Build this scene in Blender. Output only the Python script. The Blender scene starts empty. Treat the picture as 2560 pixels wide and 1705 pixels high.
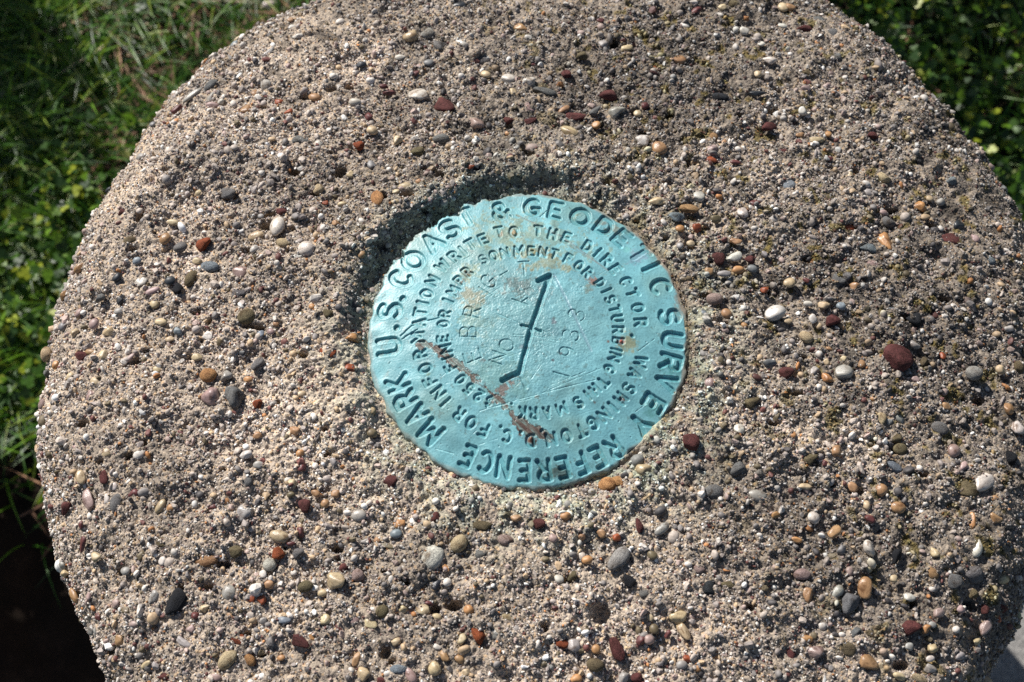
import bpy, bmesh, math, random
import numpy as np
from mathutils import Vector, Matrix, Euler

random.seed(7)
rng = np.random.default_rng(7)
sc = bpy.context.scene
COL = sc.collection
PI = math.pi

# ------------------------------------------------------------------ camera, sky, sun, exposure
TILT = math.radians(22.6)
DIST = 0.4026
AIM = Vector((-0.0046, -0.0018, 0.0))
FPX = 2560 * 50.0 / 36.0
cam_d = bpy.data.cameras.new('camera')
cam = bpy.data.objects.new('camera', cam_d)
COL.objects.link(cam)
cam.location = AIM + Vector((0, -math.sin(TILT), math.cos(TILT))) * DIST
cam.rotation_euler = (TILT, 0, 0)
cam_d.lens = 50
cam_d.sensor_width = 36
cam_d.clip_start = 0.01
cam_d.clip_end = 500
cam_d.dof.use_dof = True
cam_d.dof.focus_distance = 0.405
cam_d.dof.aperture_fstop = 21.0
sc.camera = cam

SUN_EL = math.radians(36)
SUN_AZ = math.radians(128)
TOSUN = Vector((math.cos(SUN_AZ) * math.cos(SUN_EL), math.sin(SUN_AZ) * math.cos(SUN_EL), math.sin(SUN_EL)))
world = bpy.data.worlds.new("World")
sc.world = world
world.use_nodes = True
wn = world.node_tree.nodes
wn.clear()
wo = wn.new('ShaderNodeOutputWorld')
wb = wn.new('ShaderNodeBackground')
sky = wn.new('ShaderNodeTexSky')
sky.sky_type = 'NISHITA'
sky.sun_disc = False
sky.sun_elevation = SUN_EL
sky.sun_rotation = math.atan2(TOSUN.x, TOSUN.y)
wb.inputs['Strength'].default_value = 0.05
world.node_tree.links.new(sky.outputs[0], wb.inputs[0])
world.node_tree.links.new(wb.outputs[0], wo.inputs[0])
sl = bpy.data.lights.new('sun', 'SUN')
sl.energy = 5.0
sl.angle = math.radians(0.5)
sl.color = (1.0, 0.955, 0.90)
so = bpy.data.objects.new('sun', sl)
so.rotation_euler = TOSUN.to_track_quat('Z', 'Y').to_euler()
so.location = TOSUN * 3
COL.objects.link(so)
sc.view_settings.view_transform = 'Standard'
sc.view_settings.look = 'None'
sc.view_settings.gamma = 1
sc.view_settings.use_curve_mapping = False
sc.view_settings.exposure = 0.45
sc.cycles.use_denoising = False
sc.cycles.max_bounces = 5
sc.cycles.sample_clamp_indirect = 3.0

# ------------------------------------------------------------------ helpers
CP = np.array(cam.location)
CT, ST = math.cos(TILT), math.sin(TILT)


def ray(px, py):
    """direction of the photo pixel (2560 x 1705) in the world"""
    x = (np.asarray(px, float) - 1280) / FPX
    y = -(np.asarray(py, float) - 852.5) / FPX
    return np.stack([x, y * CT + ST, y * ST - CT], -1)


def onplane(px, py, z=0.0):
    d = ray(px, py)
    t = (z - CP[2]) / d[..., 2]
    return CP[0] + d[..., 0] * t, CP[1] + d[..., 1] * t


def lin(r, g, b):
    return tuple(((c / 255) / 12.92 if c / 255 <= 0.04045 else ((c / 255 + 0.055) / 1.055) ** 2.4) for c in (r, g, b))


def smooth(t):
    t = np.clip(t, 0, 1)
    return t * t * (3 - 2 * t)


def noise_field(n, cell, sizes, seed):
    """periodic band-limited noise on an n x n grid; sizes = [(wavelength, amplitude)]"""
    r = np.random.default_rng(seed)
    fx = np.fft.fftfreq(n, cell)[:, None]
    fy = np.fft.rfftfreq(n, cell)[None, :]
    f = np.sqrt(fx * fx + fy * fy)
    out = np.zeros((n, n))
    for wl, amp in sizes:
        sp = np.fft.rfft2(r.standard_normal((n, n)))
        f0 = 1 / wl
        w = np.exp(-((f - f0) / (0.45 * f0)) ** 2)
        g = np.fft.irfft2(sp * w, s=(n, n))
        out += amp * g / g.std()
    return out


def sample(field, cell, x, y):
    n = field.shape[0]
    u = x / cell
    v = y / cell
    i = np.floor(u).astype(int)
    j = np.floor(v).astype(int)
    fu = u - i
    fv = v - j
    i0, i1, j0, j1 = i % n, (i + 1) % n, j % n, (j + 1) % n
    return (field[i0, j0] * (1 - fu) * (1 - fv) + field[i1, j0] * fu * (1 - fv)
            + field[i0, j1] * (1 - fu) * fv + field[i1, j1] * fu * fv)


def np_mesh(name, co, faces, smooth_shade=True, col=None, colname='col'):
    """faces: (n,3) or (n,4) int array"""
    me = bpy.data.meshes.new(name)
    k = faces.shape[1]
    me.vertices.add(len(co))
    me.vertices.foreach_set('co', np.ascontiguousarray(co, dtype=np.float32).ravel())
    me.loops.add(faces.size)
    me.loops.foreach_set('vertex_index', np.ascontiguousarray(faces, dtype=np.int32).ravel())
    me.polygons.add(len(faces))
    me.polygons.foreach_set('loop_start', np.arange(0, faces.size, k, dtype=np.int32))
    me.polygons.foreach_set('loop_total', np.full(len(faces), k, dtype=np.int32))
    me.polygons.foreach_set('use_smooth', np.full(len(faces), smooth_shade, dtype=bool))
    me.update(calc_edges=True)
    if col is not None:
        a = me.color_attributes.new(colname, 'FLOAT_COLOR', 'POINT')
        c = np.ones((len(co), 4), np.float32)
        c[:, :3] = col
        a.data.foreach_set('color', c.ravel())
    return me


def submesh(name, co, faces, col=None):
    u, inv = np.unique(faces, return_inverse=True)
    return np_mesh(name, co[u], inv.reshape(faces.shape), True, None if col is None else col[u])


def link(name, me, mat=None, parent=None):
    o = bpy.data.objects.new(name, me)
    COL.objects.link(o)
    if mat is not None and me is not None and not me.materials:
        me.materials.append(mat)
    if parent is not None:
        o.parent = parent
    return o


def tag(o, label=None, cat=None, group=None, kind=None):
    for k, v in (('label', label), ('category', cat), ('group', group), ('kind', kind)):
        if v:
            o[k] = v
    return o


def new_mat(name):
    m = bpy.data.materials.new(name)
    m.use_nodes = True
    nt = m.node_tree
    return m, nt, nt.nodes['Principled BSDF']


def N(nt, t, **kw):
    n = nt.nodes.new(t)
    for k, v in kw.items():
        setattr(n, k, v)
    return n


def mixcol(nt, fac, a, b, blend='MIX'):
    n = N(nt, 'ShaderNodeMix', data_type='RGBA', blend_type=blend)
    for sock, v in ((0, fac), (6, a), (7, b)):
        if hasattr(v, 'is_linked') or hasattr(v, 'links'):
            nt.links.new(v, n.inputs[sock])
        else:
            n.inputs[sock].default_value = v if not isinstance(v, tuple) else (*v, 1)[:4]
    return n.outputs[2]


def ramp(nt, inp, stops, interp='LINEAR'):
    r = N(nt, 'ShaderNodeValToRGB')
    r.color_ramp.interpolation = interp
    e = r.color_ramp.elements
    while len(e) > 1:
        e.remove(e[-1])
    e[0].position = stops[0][0]
    e[0].color = (*stops[0][1], 1)
    for p, c in stops[1:]:
        x = e.new(p)
        x.color = (*c, 1)
    nt.links.new(inp, r.inputs[0])
    return r.outputs[0]


def tex(nt, kind, scale, coord, **kw):
    t = N(nt, kind)
    t.inputs['Scale'].default_value = scale
    nt.links.new(coord, t.inputs['Vector'])
    for k, v in kw.items():
        t.inputs[k].default_value = v
    return t


# ------------------------------------------------------------------ materials
def mat_concrete():
    m, nt, b = new_mat('weathered_concrete')
    geo = N(nt, 'ShaderNodeNewGeometry')
    P = geo.outputs['Position']
    at = N(nt, 'ShaderNodeAttribute', attribute_name='col')
    vo = tex(nt, 'ShaderNodeTexVoronoi', 1500, P)
    sep = N(nt, 'ShaderNodeSeparateColor')
    nt.links.new(vo.outputs['Color'], sep.inputs[0])
    speck = ramp(nt, sep.outputs[0], [(0.0, (0.35, 0.34, 0.36)), (0.10, (0.62, 0.6, 0.6)), (0.3, (0.9, 0.88, 0.86)),
                                      (0.6, (1.02, 1.0, 0.96)), (0.8, (1.25, 1.2, 1.12)), (0.93, (1.3, 1.1, 0.85)), (1.0, (1.5, 1.48, 1.4))], 'CONSTANT')
    no = tex(nt, 'ShaderNodeTexNoise', 420, P, Detail=5.0, Roughness=0.7)
    nr = ramp(nt, no.outputs[0], [(0.3, (0.72, 0.72, 0.72)), (0.7, (1.22, 1.2, 1.18))])
    c = mixcol(nt, 1.0, at.outputs['Color'], speck, 'MULTIPLY')
    c = mixcol(nt, 1.0, c, nr, 'MULTIPLY')
    nt.links.new(c, b.inputs['Base Color'])
    b.inputs['Roughness'].default_value = 0.88
    b.inputs['Specular IOR Level'].default_value = 0.3
    n2 = tex(nt, 'ShaderNodeTexNoise', 2600, P, Detail=3.0, Roughness=0.7)
    bp = N(nt, 'ShaderNodeBump')
    bp.inputs['Strength'].default_value = 0.9
    bp.inputs['Distance'].default_value = 0.0003
    ad = N(nt, 'ShaderNodeMath', operation='SUBTRACT')
    nt.links.new(n2.outputs[0], ad.inputs[0])
    nt.links.new(vo.outputs['Distance'], ad.inputs[1])
    nt.links.new(ad.outputs[0], bp.inputs['Height'])
    nt.links.new(bp.outputs[0], b.inputs['Normal'])
    return m


def mat_grain():
    m, nt, b = new_mat('sand_grain')
    at = N(nt, 'ShaderNodeAttribute', attribute_name='col', attribute_type='INSTANCER')
    geo = N(nt, 'ShaderNodeNewGeometry')
    no = tex(nt, 'ShaderNodeTexNoise', 1800, geo.outputs['Position'], Detail=3.0)
    nr = ramp(nt, no.outputs[0], [(0.3, (0.7, 0.7, 0.7)), (0.7, (1.15, 1.15, 1.15))])
    c = mixcol(nt, 1.0, at.outputs['Color'], nr, 'MULTIPLY')
    nt.links.new(c, b.inputs['Base Color'])
    b.inputs['Roughness'].default_value = 0.6
    b.inputs['Specular IOR Level'].default_value = 0.4
    return m


def mat_pebble(name, rough, speck, bump, spec=0.5, sss=0.0):
    m, nt, b = new_mat(name)
    oi = N(nt, 'ShaderNodeObjectInfo')
    tc = N(nt, 'ShaderNodeTexCoord')
    rn = N(nt, 'ShaderNodeVectorMath', operation='ADD')
    cx = N(nt, 'ShaderNodeCombineXYZ')
    mu = N(nt, 'ShaderNodeMath', operation='MULTIPLY')
    mu.inputs[1].default_value = 37.0
    nt.links.new(oi.outputs['Random'], mu.inputs[0])
    nt.links.new(mu.outputs[0], cx.inputs[0])
    nt.links.new(mu.outputs[0], cx.inputs[2])
    nt.links.new(tc.outputs['Object'], rn.inputs[0])
    nt.links.new(cx.outputs[0], rn.inputs[1])
    V = rn.outputs[0]
    n1 = tex(nt, 'ShaderNodeTexNoise', 1.1, V, Detail=4.0, Roughness=0.65, Distortion=0.8)
    n2 = tex(nt, 'ShaderNodeTexNoise', 7.0, V, Detail=4.0, Roughness=0.75)
    r1 = ramp(nt, n1.outputs[0], [(0.34, (0.5, 0.42, 0.36)), (0.45, (0.9, 0.88, 0.86)), (0.55, (1.0, 1.0, 1.0)), (0.66, (1.25, 1.25, 1.22))])
    r2 = ramp(nt, n2.outputs[0], [(0.36, (1 - speck,) * 3), (0.6, (1.08, 1.07, 1.05))])
    c = mixcol(nt, 1.0, oi.outputs['Color'], r1, 'MULTIPLY')
    c = mixcol(nt, 1.0, c, r2, 'MULTIPLY')
    nt.links.new(c, b.inputs['Base Color'])
    b.inputs['Roughness'].default_value = rough
    b.inputs['Specular IOR Level'].default_value = spec
    bp = N(nt, 'ShaderNodeBump')
    bp.inputs['Strength'].default_value = bump
    bp.inputs['Distance'].default_value = 0.0004
    nt.links.new(n2.outputs[0], bp.inputs['Height'])
    nt.links.new(bp.outputs[0], b.inputs['Normal'])
    return m


def mat_patina():
    m, nt, b = new_mat('bronze_patina')
    at = N(nt, 'ShaderNodeAttribute', attribute_name='col')
    geo = N(nt, 'ShaderNodeNewGeometry')
    P = geo.outputs['Position']
    no = tex(nt, 'ShaderNodeTexNoise', 240, P, Detail=6.0, Roughness=0.7)
    nr = ramp(nt, no.outputs[0], [(0.3, (0.84, 0.88, 0.9)), (0.7, (1.12, 1.08, 1.05))])
    n3 = tex(nt, 'ShaderNodeTexNoise', 1500, P, Detail=3.0, Roughness=0.7)
    n3r = ramp(nt, n3.outputs[0], [(0.30, (0.8, 0.82, 0.82)), (0.5, (1, 1, 1)), (0.74, (1.1, 1.08, 1.08))])
    c = mixcol(nt, 1.0, at.outputs['Color'], nr, 'MULTIPLY')
    c = mixcol(nt, 1.0, c, n3r, 'MULTIPLY')
    nt.links.new(c, b.inputs['Base Color'])
    b.inputs['Roughness'].default_value = 0.42
    b.inputs['Specular IOR Level'].default_value = 0.5
    bp = N(nt, 'ShaderNodeBump')
    bp.inputs['Strength'].default_value = 0.35
    bp.inputs['Distance'].default_value = 0.0002
    nt.links.new(n3.outputs[0], bp.inputs['Height'])
    nt.links.new(bp.outputs[0], b.inputs['Normal'])
    return m


def mat_leafy(name, rough=0.45, trans=0.25):
    m, nt, b = new_mat(name)
    at = N(nt, 'ShaderNodeAttribute', attribute_name='col')
    nt.links.new(at.outputs['Color'], b.inputs['Base Color'])
    b.inputs['Roughness'].default_value = rough
    b.inputs['Specular IOR Level'].default_value = 0.5
    tr = N(nt, 'ShaderNodeBsdfTranslucent')
    nt.links.new(at.outputs['Color'], tr.inputs[0])
    mx = N(nt, 'ShaderNodeMixShader')
    mx.inputs[0].default_value = trans
    nt.links.new(b.outputs[0], mx.inputs[1])
    nt.links.new(tr.outputs[0], mx.inputs[2])
    nt.links.new(mx.outputs[0], nt.nodes['Material Output'].inputs[0])
    return m


def mat_soil():
    m, nt, b = new_mat('dark_soil')
    geo = N(nt, 'ShaderNodeNewGeometry')
    P = geo.outputs['Position']
    n1 = tex(nt, 'ShaderNodeTexNoise', 30, P, Detail=8.0, Roughness=0.75)
    c = ramp(nt, n1.outputs[0], [(0.3, (0.008, 0.006, 0.004)), (0.55, (0.02, 0.013, 0.009)), (0.75, (0.05, 0.032, 0.022))])
    # the lawn beyond: green mat far from the monument
    ln = N(nt, 'ShaderNodeVectorMath', operation='LENGTH')
    nt.links.new(P, ln.inputs[0])
    mr = N(nt, 'ShaderNodeMapRange')
    mr.inputs[1].default_value = 0.6
    mr.inputs[2].default_value = 1.4
    nt.links.new(ln.outputs['Value'], mr.inputs[0])
    n2 = tex(nt, 'ShaderNodeTexNoise', 60, P, Detail=8.0, Roughness=0.8)
    g = ramp(nt, n2.outputs[0], [(0.3, (0.01, 0.02, 0.005)), (0.6, (0.05, 0.1, 0.02)), (0.8, (0.12, 0.13, 0.05))])
    c = mixcol(nt, mr.outputs[0], c, g)
    nt.links.new(c, b.inputs['Base Color'])
    b.inputs['Roughness'].default_value = 0.95
    b.inputs['Specular IOR Level'].default_value = 0.15
    bp = N(nt, 'ShaderNodeBump')
    bp.inputs['Distance'].default_value = 0.004
    nt.links.new(n1.outputs[0], bp.inputs['Height'])
    nt.links.new(bp.outputs[0], b.inputs['Normal'])
    return m


def mat_path():
    m, nt, b = new_mat('grey_paving')
    geo = N(nt, 'ShaderNodeNewGeometry')
    P = geo.outputs['Position']
    n1 = tex(nt, 'ShaderNodeTexNoise', 260, P, Detail=8.0, Roughness=0.75)
    c = ramp(nt, n1.outputs[0], [(0.3, (0.10, 0.095, 0.09)), (0.5, (0.26, 0.25, 0.235)), (0.72, (0.42, 0.4, 0.37))])
    nt.links.new(c, b.inputs['Base Color'])
    b.inputs['Roughness'].default_value = 0.9
    bp = N(nt, 'ShaderNodeBump')
    bp.inputs['Distance'].default_value = 0.001
    nt.links.new(n1.outputs[0], bp.inputs['Height'])
    nt.links.new(bp.outputs[0], b.inputs['Normal'])
    return m


M_CONC, M_GRAIN, M_PATINA = mat_concrete(), mat_grain(), mat_patina()
M_SMOOTH = mat_pebble('polished_pebble', 0.32, 0.22, 0.25, 0.6)
M_ROUGH = mat_pebble('rough_stone', 0.8, 0.5, 0.9, 0.3)
M_GRASS = mat_leafy('grass_blade', 0.45, 0.3)
M_CLOVER = mat_leafy('clover_leaf', 0.45, 0.35)
M_DRY = mat_leafy('dry_stem', 0.7, 0.05)
M_SOIL, M_PATH = mat_soil(), mat_path()

# ------------------------------------------------------------------ the ground
GZ = -0.335


def ground_h(x, y):
    return GZ + sample(GN1, 0.004, x, y)


GN1 = noise_field(512, 0.004, [(0.30, 0.004), (0.08, 0.0025), (0.03, 0.0015)], 3)
rr = np.concatenate([np.linspace(0.0, 0.9, 120), 0.9 * (60 / 0.9) ** (np.arange(1, 25) / 24)])
th = np.linspace(0, 2 * PI, 361)[:-1]
R_, T_ = np.meshgrid(rr, th, indexing='ij')
gx, gy = R_ * np.cos(T_), R_ * np.sin(T_)
gz = np.where(R_ < 0.95, ground_h(gx, gy), GZ)
nr_, nt_ = R_.shape
idx = np.arange(nr_ * nt_).reshape(nr_, nt_)
a = idx[:-1, :]
b_ = idx[1:, :]
gf = np.stack([a, b_, np.roll(b_, -1, 1), np.roll(a, -1, 1)], -1).reshape(-1, 4)
g = link('ground', np_mesh('ground', np.stack([gx, gy, gz], -1).reshape(-1, 3), gf), M_SOIL)
tag(g, 'dark brown soil under the grass beside the concrete monument', kind='structure')

# ------------------------------------------------------------------ concrete monument: shape
OUT = [(783, 5), (652, 54), (544, 120), (435, 228), (402, 283), (315, 381), (256, 478), (217, 576), (179, 652), (152, 740),
       (125, 837), (103, 924), (96, 1000), (89, 1088), (98, 1196), (114, 1305), (147, 1435), (184, 1533), (226, 1631), (268, 1705),
       (348, 1830), (450, 1980), (650, 2130), (900, 2230), (1200, 2290), (1500, 2290), (1800, 2230), (2100, 2110), (2300, 1950),
       (2420, 1800), (2480, 1705), (2512, 1631), (2560, 1523), (2610, 1380), (2640, 1200), (2650, 1000), (2630, 800), (2590, 640),
       (2560, 544), (2523, 468), (2480, 413), (2414, 326), (2338, 240), (2295, 190), (2218, 109), (2131, 43), (2066, 0),
       (1900, -80), (1650, -150), (1400, -170), (1150, -140), (950, -70)]
ox, oy = onplane([p[0] for p in OUT], [p[1] for p in OUT], -0.016)
PCX, PCY = 0.006, -0.024          # axis of the post
oth = np.arctan2(oy, ox)
orr = np.hypot(ox, oy)
o_ = np.argsort(oth)
oth, orr = oth[o_], orr[o_]
oth3 = np.concatenate([oth - 2 * PI, oth, oth + 2 * PI])
orr3 = np.tile(orr, 3)
tt = np.linspace(-PI, PI, 721)
RO = np.interp(tt, oth3, orr3)
k_ = np.exp(-np.linspace(-2, 2, 13) ** 2)
RO = np.convolve(np.concatenate([RO[-13:-1], RO, RO[1:13]]), k_ / k_.sum(), 'same')[12:-12]
CN1 = noise_field(1024, 0.0005, [(0.06, 0.0007), (0.02, 0.0005), (0.008, 0.00032), (0.0035, 0.00022), (0.0017, 0.00020)], 11)
CN2 = noise_field(1024, 0.001, [(0.09, 1.0), (0.03, 0.6)], 21)
CN3 = noise_field(1024, 0.0006, [(0.012, 1.0), (0.004, 0.8)], 22)


SHR = 0.025   # radius of the worn shoulder


def _outline_fit():
    # widen or narrow the outline until the post, seen from where the photo was taken, has the traced edge
    global RO
    opx, opy = np.array([p[0] for p in OUT], float), np.array([p[1] for p in OUT], float)
    cx, cy = 1372.0, 1044.0
    oa = np.arctan2(-(opy - cy), opx - cx)
    orad = np.hypot(opx - cx, opy - cy)
    k = np.argsort(oa)
    oa, orad = oa[k], orad[k]
    oa = np.concatenate([oa - 2 * PI, oa, oa + 2 * PI])
    orad = np.tile(orad, 3)
    for _ in range(8):
        t = np.linspace(-PI, PI, 361)[:-1]
        Ro = np.interp(t, tt, RO)
        best = np.zeros(360)
        bins_t = np.zeros(360)
        PX, PY, TT = [], [], []
        for a in np.linspace(0.2, PI / 2, 24):
            r = Ro - SHR + SHR * math.sin(a)
            x, y = r * np.cos(t), r * np.sin(t)
            z = 0.0032 - 0.68 * ((x - PCX) ** 2 + (y - PCY) ** 2) - SHR * 0.8 * (1 - math.cos(a))
            dx, dy, dz = x - CP[0], y - CP[1], z - CP[2]
            u, v, w = dx, dy * CT + dz * ST, dy * ST - dz * CT
            PX.append(1280 + FPX * u / w)
            PY.append(852.5 - FPX * v / w)
            TT.append(t)
        PX, PY, TT = np.concatenate(PX), np.concatenate(PY), np.concatenate(TT)
        pa = np.arctan2(-(PY - cy), PX - cx)
        pr = np.hypot(PX - cx, PY - cy)
        ratio = np.interp(pa, oa, orad) / pr
        # per direction on the ground the smallest ratio is the silhouette
        ks = ((TT + PI) / (2 * PI) * 360).round().astype(int) % 360
        m = np.full(360, 9.0)
        np.minimum.at(m, ks, ratio)
        m = np.convolve(np.concatenate([m[-6:], m, m[:6]]), np.ones(13) / 13, 'valid')
        RO = RO * np.interp(tt, np.concatenate([t, [PI]]), np.concatenate([m, m[:1]]))
    F_ = np.fft.rfft(RO[:-1])
    F_[12:] = 0
    RO = np.fft.irfft(F_, n=len(RO) - 1)
    RO = np.append(RO, RO[0]) - 0.0010


def outline(t):
    return np.interp((t + PI) % (2 * PI) - PI, tt, RO) + 0.0003 * np.sin(t * 23 + 1.0) + 0.0003 * np.sin(t * 57)




_outline_fit()


def shoulder(r, t):
    R = outline(t)
    u = np.clip((r - (R - SHR)) / SHR, 0, 0.9999)
    return -SHR * 0.8 * (1 - np.sqrt(1 - u * u))


def angd(t, c):
    return np.abs((t - c + PI) % (2 * PI) - PI)


PITS = [(844, 1369, 16, 9), (963, 1627, 13, 14), (1086, 1524, 14, 12), (1137, 1513, 20, 11), (1500, 1532, 26, 22), (1360, 1571, 10, 9),
        (1420, 1450, 12, 8), (560, 460, 22, 9), (848, 408, 15, 12), (866, 180, 13, 11), (783, 470, 12, 9), (515, 788, 8, 9), (1997, 985, 26, 7),
        (1540, 72, 14, 14), (1200, 122, 14, 9), (612, 610, 18, 9), (1100, 430, 10, 9), (440, 1460, 9, 8), (2250, 1110, 20, 14), (2455, 1490, 18, 12),
        (2470, 975, 16, 12), (1590, 262, 12, 8), (1745, 425, 14, 8), (230, 1130, 9, 7), (310, 1125, 12, 8), (2300, 1500, 12, 9), (1065, 905, 1, 1)]
pit_xy = [(*onplane(p[0], p[1], 0.0), p[2] / 8830, p[3] / 8100) for p in PITS]
for _ in range(130):
    a_ = random.random() * 2 * PI
    r_ = random.uniform(0.055, 0.14)
    s_ = random.uniform(0.0005, 0.0012)
    pit_xy.append((r_ * math.cos(a_), r_ * math.sin(a_) - 0.02, s_ * random.uniform(1, 2), s_))


def H(x, y, detail=True):
    r = np.hypot(x, y)
    t = np.arctan2(y, x)
    d2 = (x - PCX) ** 2 + (y - PCY) ** 2
    z = 0.0032 - 0.68 * d2 + shoulder(r, t)
    # the hollow that holds the disc: deep moat towards the upper left, flush at the lower right
    up = smooth(1.0 - angd(t, math.radians(126)) / math.radians(98))
    wob = 0.0012 * np.sin(5 * t + 1) + 0.0007 * np.sin(11 * t)
    lip = 0.0532 + wob
    z += up * 0.0022 * np.exp(-((r - lip - 0.004) / 0.007) ** 2)
    zm = -0.0046 * up - 0.0004 * (1 - up) - 0.0026 * smooth((0.0448 - r) / 0.0022) * (1 - up)
    w = smooth((lip - r) / (0.0045 * up + 0.008 * (1 - up)))
    z = z * (1 - w) + zm * w
    # concrete smeared over the rim at the lower right
    br = smooth(1 - angd(t, math.radians(-41)) / math.radians(11))
    z -= (1 - br) * (1 - up) * 0.0011 * np.exp(-((r - 0.0459) / 0.0007) ** 2)
    z += br * 0.0020 * np.exp(-((r - 0.0452) / 0.0022) ** 2)
    if detail:
        z = z + sample(CN1, 0.0005, x, y) * (0.35 + 0.65 * smooth((r - 0.046) / 0.004))
        for (qx, qy, sx, sy) in pit_xy:
            m = (np.abs(x - qx) < 3 * sx) & (np.abs(y - qy) < 3 * sy)
            if m.any():
                e = ((x[m] - qx) / sx) ** 2 + ((y[m] - qy) / sy) ** 2
                z[m] -= 0.0042 * np.exp(-e ** 2)
    return z


R0 = 0.0420
NT = 1800
t1 = np.linspace(0, 1, 176)
th = np.linspace(-PI, PI, NT + 1)[:-1]
Rt = outline(th)
rows = []
for u in t1:                                       # flat top up to the shoulder
    rows.append(R0 + (Rt - SHR - R0) * u)
for a_ in np.linspace(0, PI / 2 * 0.985, 46)[1:]:   # over the shoulder
    rows.append(Rt - SHR + SHR * math.sin(a_))
Rr = np.array(rows)
Tm = np.broadcast_to(th, Rr.shape)
X, Y = Rr * np.cos(Tm), Rr * np.sin(Tm)
Z = H(X.copy(), Y.copy())
low = []
z_end = Z[-1].copy()
for i_, d_ in enumerate(np.linspace(0.0012, 0.35, 90) ** 1.0):   # down the side into the soil
    rx = Rt - 0.003 * (d_ / 0.29) + sample(CN1, 0.0005, th * 0.14, np.full(NT, 0.3 + d_)) * 0.5 * np.sin(np.pi * min(1, d_ * 6) / 2)
    low.append((rx * np.cos(th), rx * np.sin(th), z_end - d_))
X = np.vstack([X] + [l[0][None] for l in low])
Y = np.vstack([Y] + [l[1][None] for l in low])
Z = np.vstack([Z] + [l[2][None] for l in low])
# chips and bulges that make the silhouette uneven
nr_, nt_ = X.shape


def stain_and_shade_colour(x, y, n):
    """albedo multiplier by zone: warm and pale to the left, greyer with lichen to the upper right, copper wash near the disc, painted bluish shade in the moat"""
    r = np.hypot(x, y)
    t = np.arctan2(y, x)
    base = np.array(lin(176, 164, 150))
    c = np.tile(base, (n, 1)).astype(float)
    gr = smooth((x * 0.75 + y * 0.65 + 0.02) / 0.11 + 0.25 * sample(CN2, 0.001, x, y))
    c *= 1 - gr[:, None] * np.array([0.42, 0.41, 0.40])
    c *= (1 + 0.13 * sample(CN2, 0.001, x + 0.4, y + 0.2))[:, None]
    wash = np.exp(-((r - 0.045) / 0.016) ** 2) * (0.5 + 0.5 * sample(CN3, 0.0006, x, y).clip(-1, 1)) * (0.45 + 0.55 * smooth(1 - angd(t, math.radians(-60)) / 2.4))
    c = c * (1 - 0.55 * wash[:, None].clip(0, 1)) + np.array(lin(165, 185, 165)) * 0.55 * wash[:, None].clip(0, 1)
    moat_shade = np.exp(-((r - 0.047) / 0.006) ** 2) * smooth(1 - angd(t, math.radians(120)) / 1.6)  # bluish shadow of the moat put into the colour
    c = c * (1 - 0.5 * moat_shade[:, None]) + np.array(lin(70, 105, 110)) * 0.5 * moat_shade[:, None]
    dk = smooth((sample(CN3, 0.0006, x + 0.3, y) - 0.7) / 1.2) * smooth((x * 0.7 + y + 0.05) / 0.12)
    c *= 1 - 0.55 * dk[:, None]
    ol = smooth((sample(CN3, 0.0006, x + 0.13, y + 0.2) - 1.3) / 0.8) * smooth((x + y * 0.5) / 0.08)
    c = c * (1 - 0.8 * ol[:, None]) + np.array(lin(104, 92, 40)) * 0.8 * ol[:, None]
    ring = np.exp(-((r - 0.0462) / 0.0012) ** 2) * smooth(1 - angd(t, math.radians(20)) / 2.6)
    c = c * (1 - 0.6 * ring[:, None]) + np.array(lin(110, 100, 80)) * 0.6 * ring[:, None]
    return c


co = np.stack([X, Y, Z], -1).reshape(-1, 3)
conc_col = stain_and_shade_colour(co[:, 0], co[:, 1], len(co))
idx = np.arange(nr_ * nt_).reshape(nr_, nt_)
a = idx[:-1, :]
b_ = idx[1:, :]
cf = np.stack([a, b_, np.roll(b_, -1, 1), np.roll(a, -1, 1)], -1).reshape(-1, 4)
mon = link('concrete_monument', None)
mon.location = (0, 0, 0)
tag(mon, 'round pebbly concrete post top holding the turquoise bronze disc, grass around its foot', 'survey monument')
body = link('concrete_body', np_mesh('concrete_body', co, cf, True, conc_col), M_CONC, mon)

# ------------------------------------------------------------------ stone shapes
def ico(sub):
    bm = bmesh.new()
    bmesh.ops.create_icosphere(bm, subdivisions=sub, radius=1)
    v = np.array([x.co[:] for x in bm.verts])
    f = np.array([[w.index for w in x.verts] for x in bm.faces])
    bm.free()
    return v, f


def stone_shape(kind, sub, seed):
    r = np.random.default_rng(seed)
    v, f = ico(sub)
    if kind == 'round':
        out = np.ones(len(v))
        for _ in range(5):
            d = r.standard_normal(3)
            d /= np.linalg.norm(d)
            out += r.uniform(-0.13, 0.13) * np.cos(v @ d * r.uniform(1.2, 2.6) + r.uniform(0, 6))
        for _ in range(2):
            d = r.standard_normal(3)
            d /= np.linalg.norm(d)
            out = np.minimum(out, r.uniform(0.78, 0.95) / np.maximum(v @ d, 1e-3))
        p = v * out[:, None]
    else:
        out = np.full(len(v), 1.35)
        for _ in range(12):
            d = r.standard_normal(3)
            d /= np.linalg.norm(d)
            out = np.minimum(out, r.uniform(0.62, 0.95) / np.maximum(v @ d, 1e-3))
        out += r.uniform(-0.03, 0.03, len(v))
        p = v * out[:, None]
    p /= np.abs(p).max(0)
    return p, f


SHAPES = {}
for kind in ('round', 'angular'):
    SHAPES[kind] = []
    for s in range(9):
        p, f = stone_shape(kind, 3, 100 + s)
        me = np_mesh('pebble_' + kind, p, f, True)
        me.materials.append(M_SMOOTH if kind == 'round' else M_ROUGH)
        SHAPES[kind].append(me)
rm = [m.copy() for m in SHAPES['round']]
for m in rm:
    m.materials[0] = M_ROUGH
SHAPES['dull'] = rm
cm = [m.copy() for m in SHAPES['angular']]
for m in cm:
    m.materials[0] = M_SMOOTH
SHAPES['chip'] = cm

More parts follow.
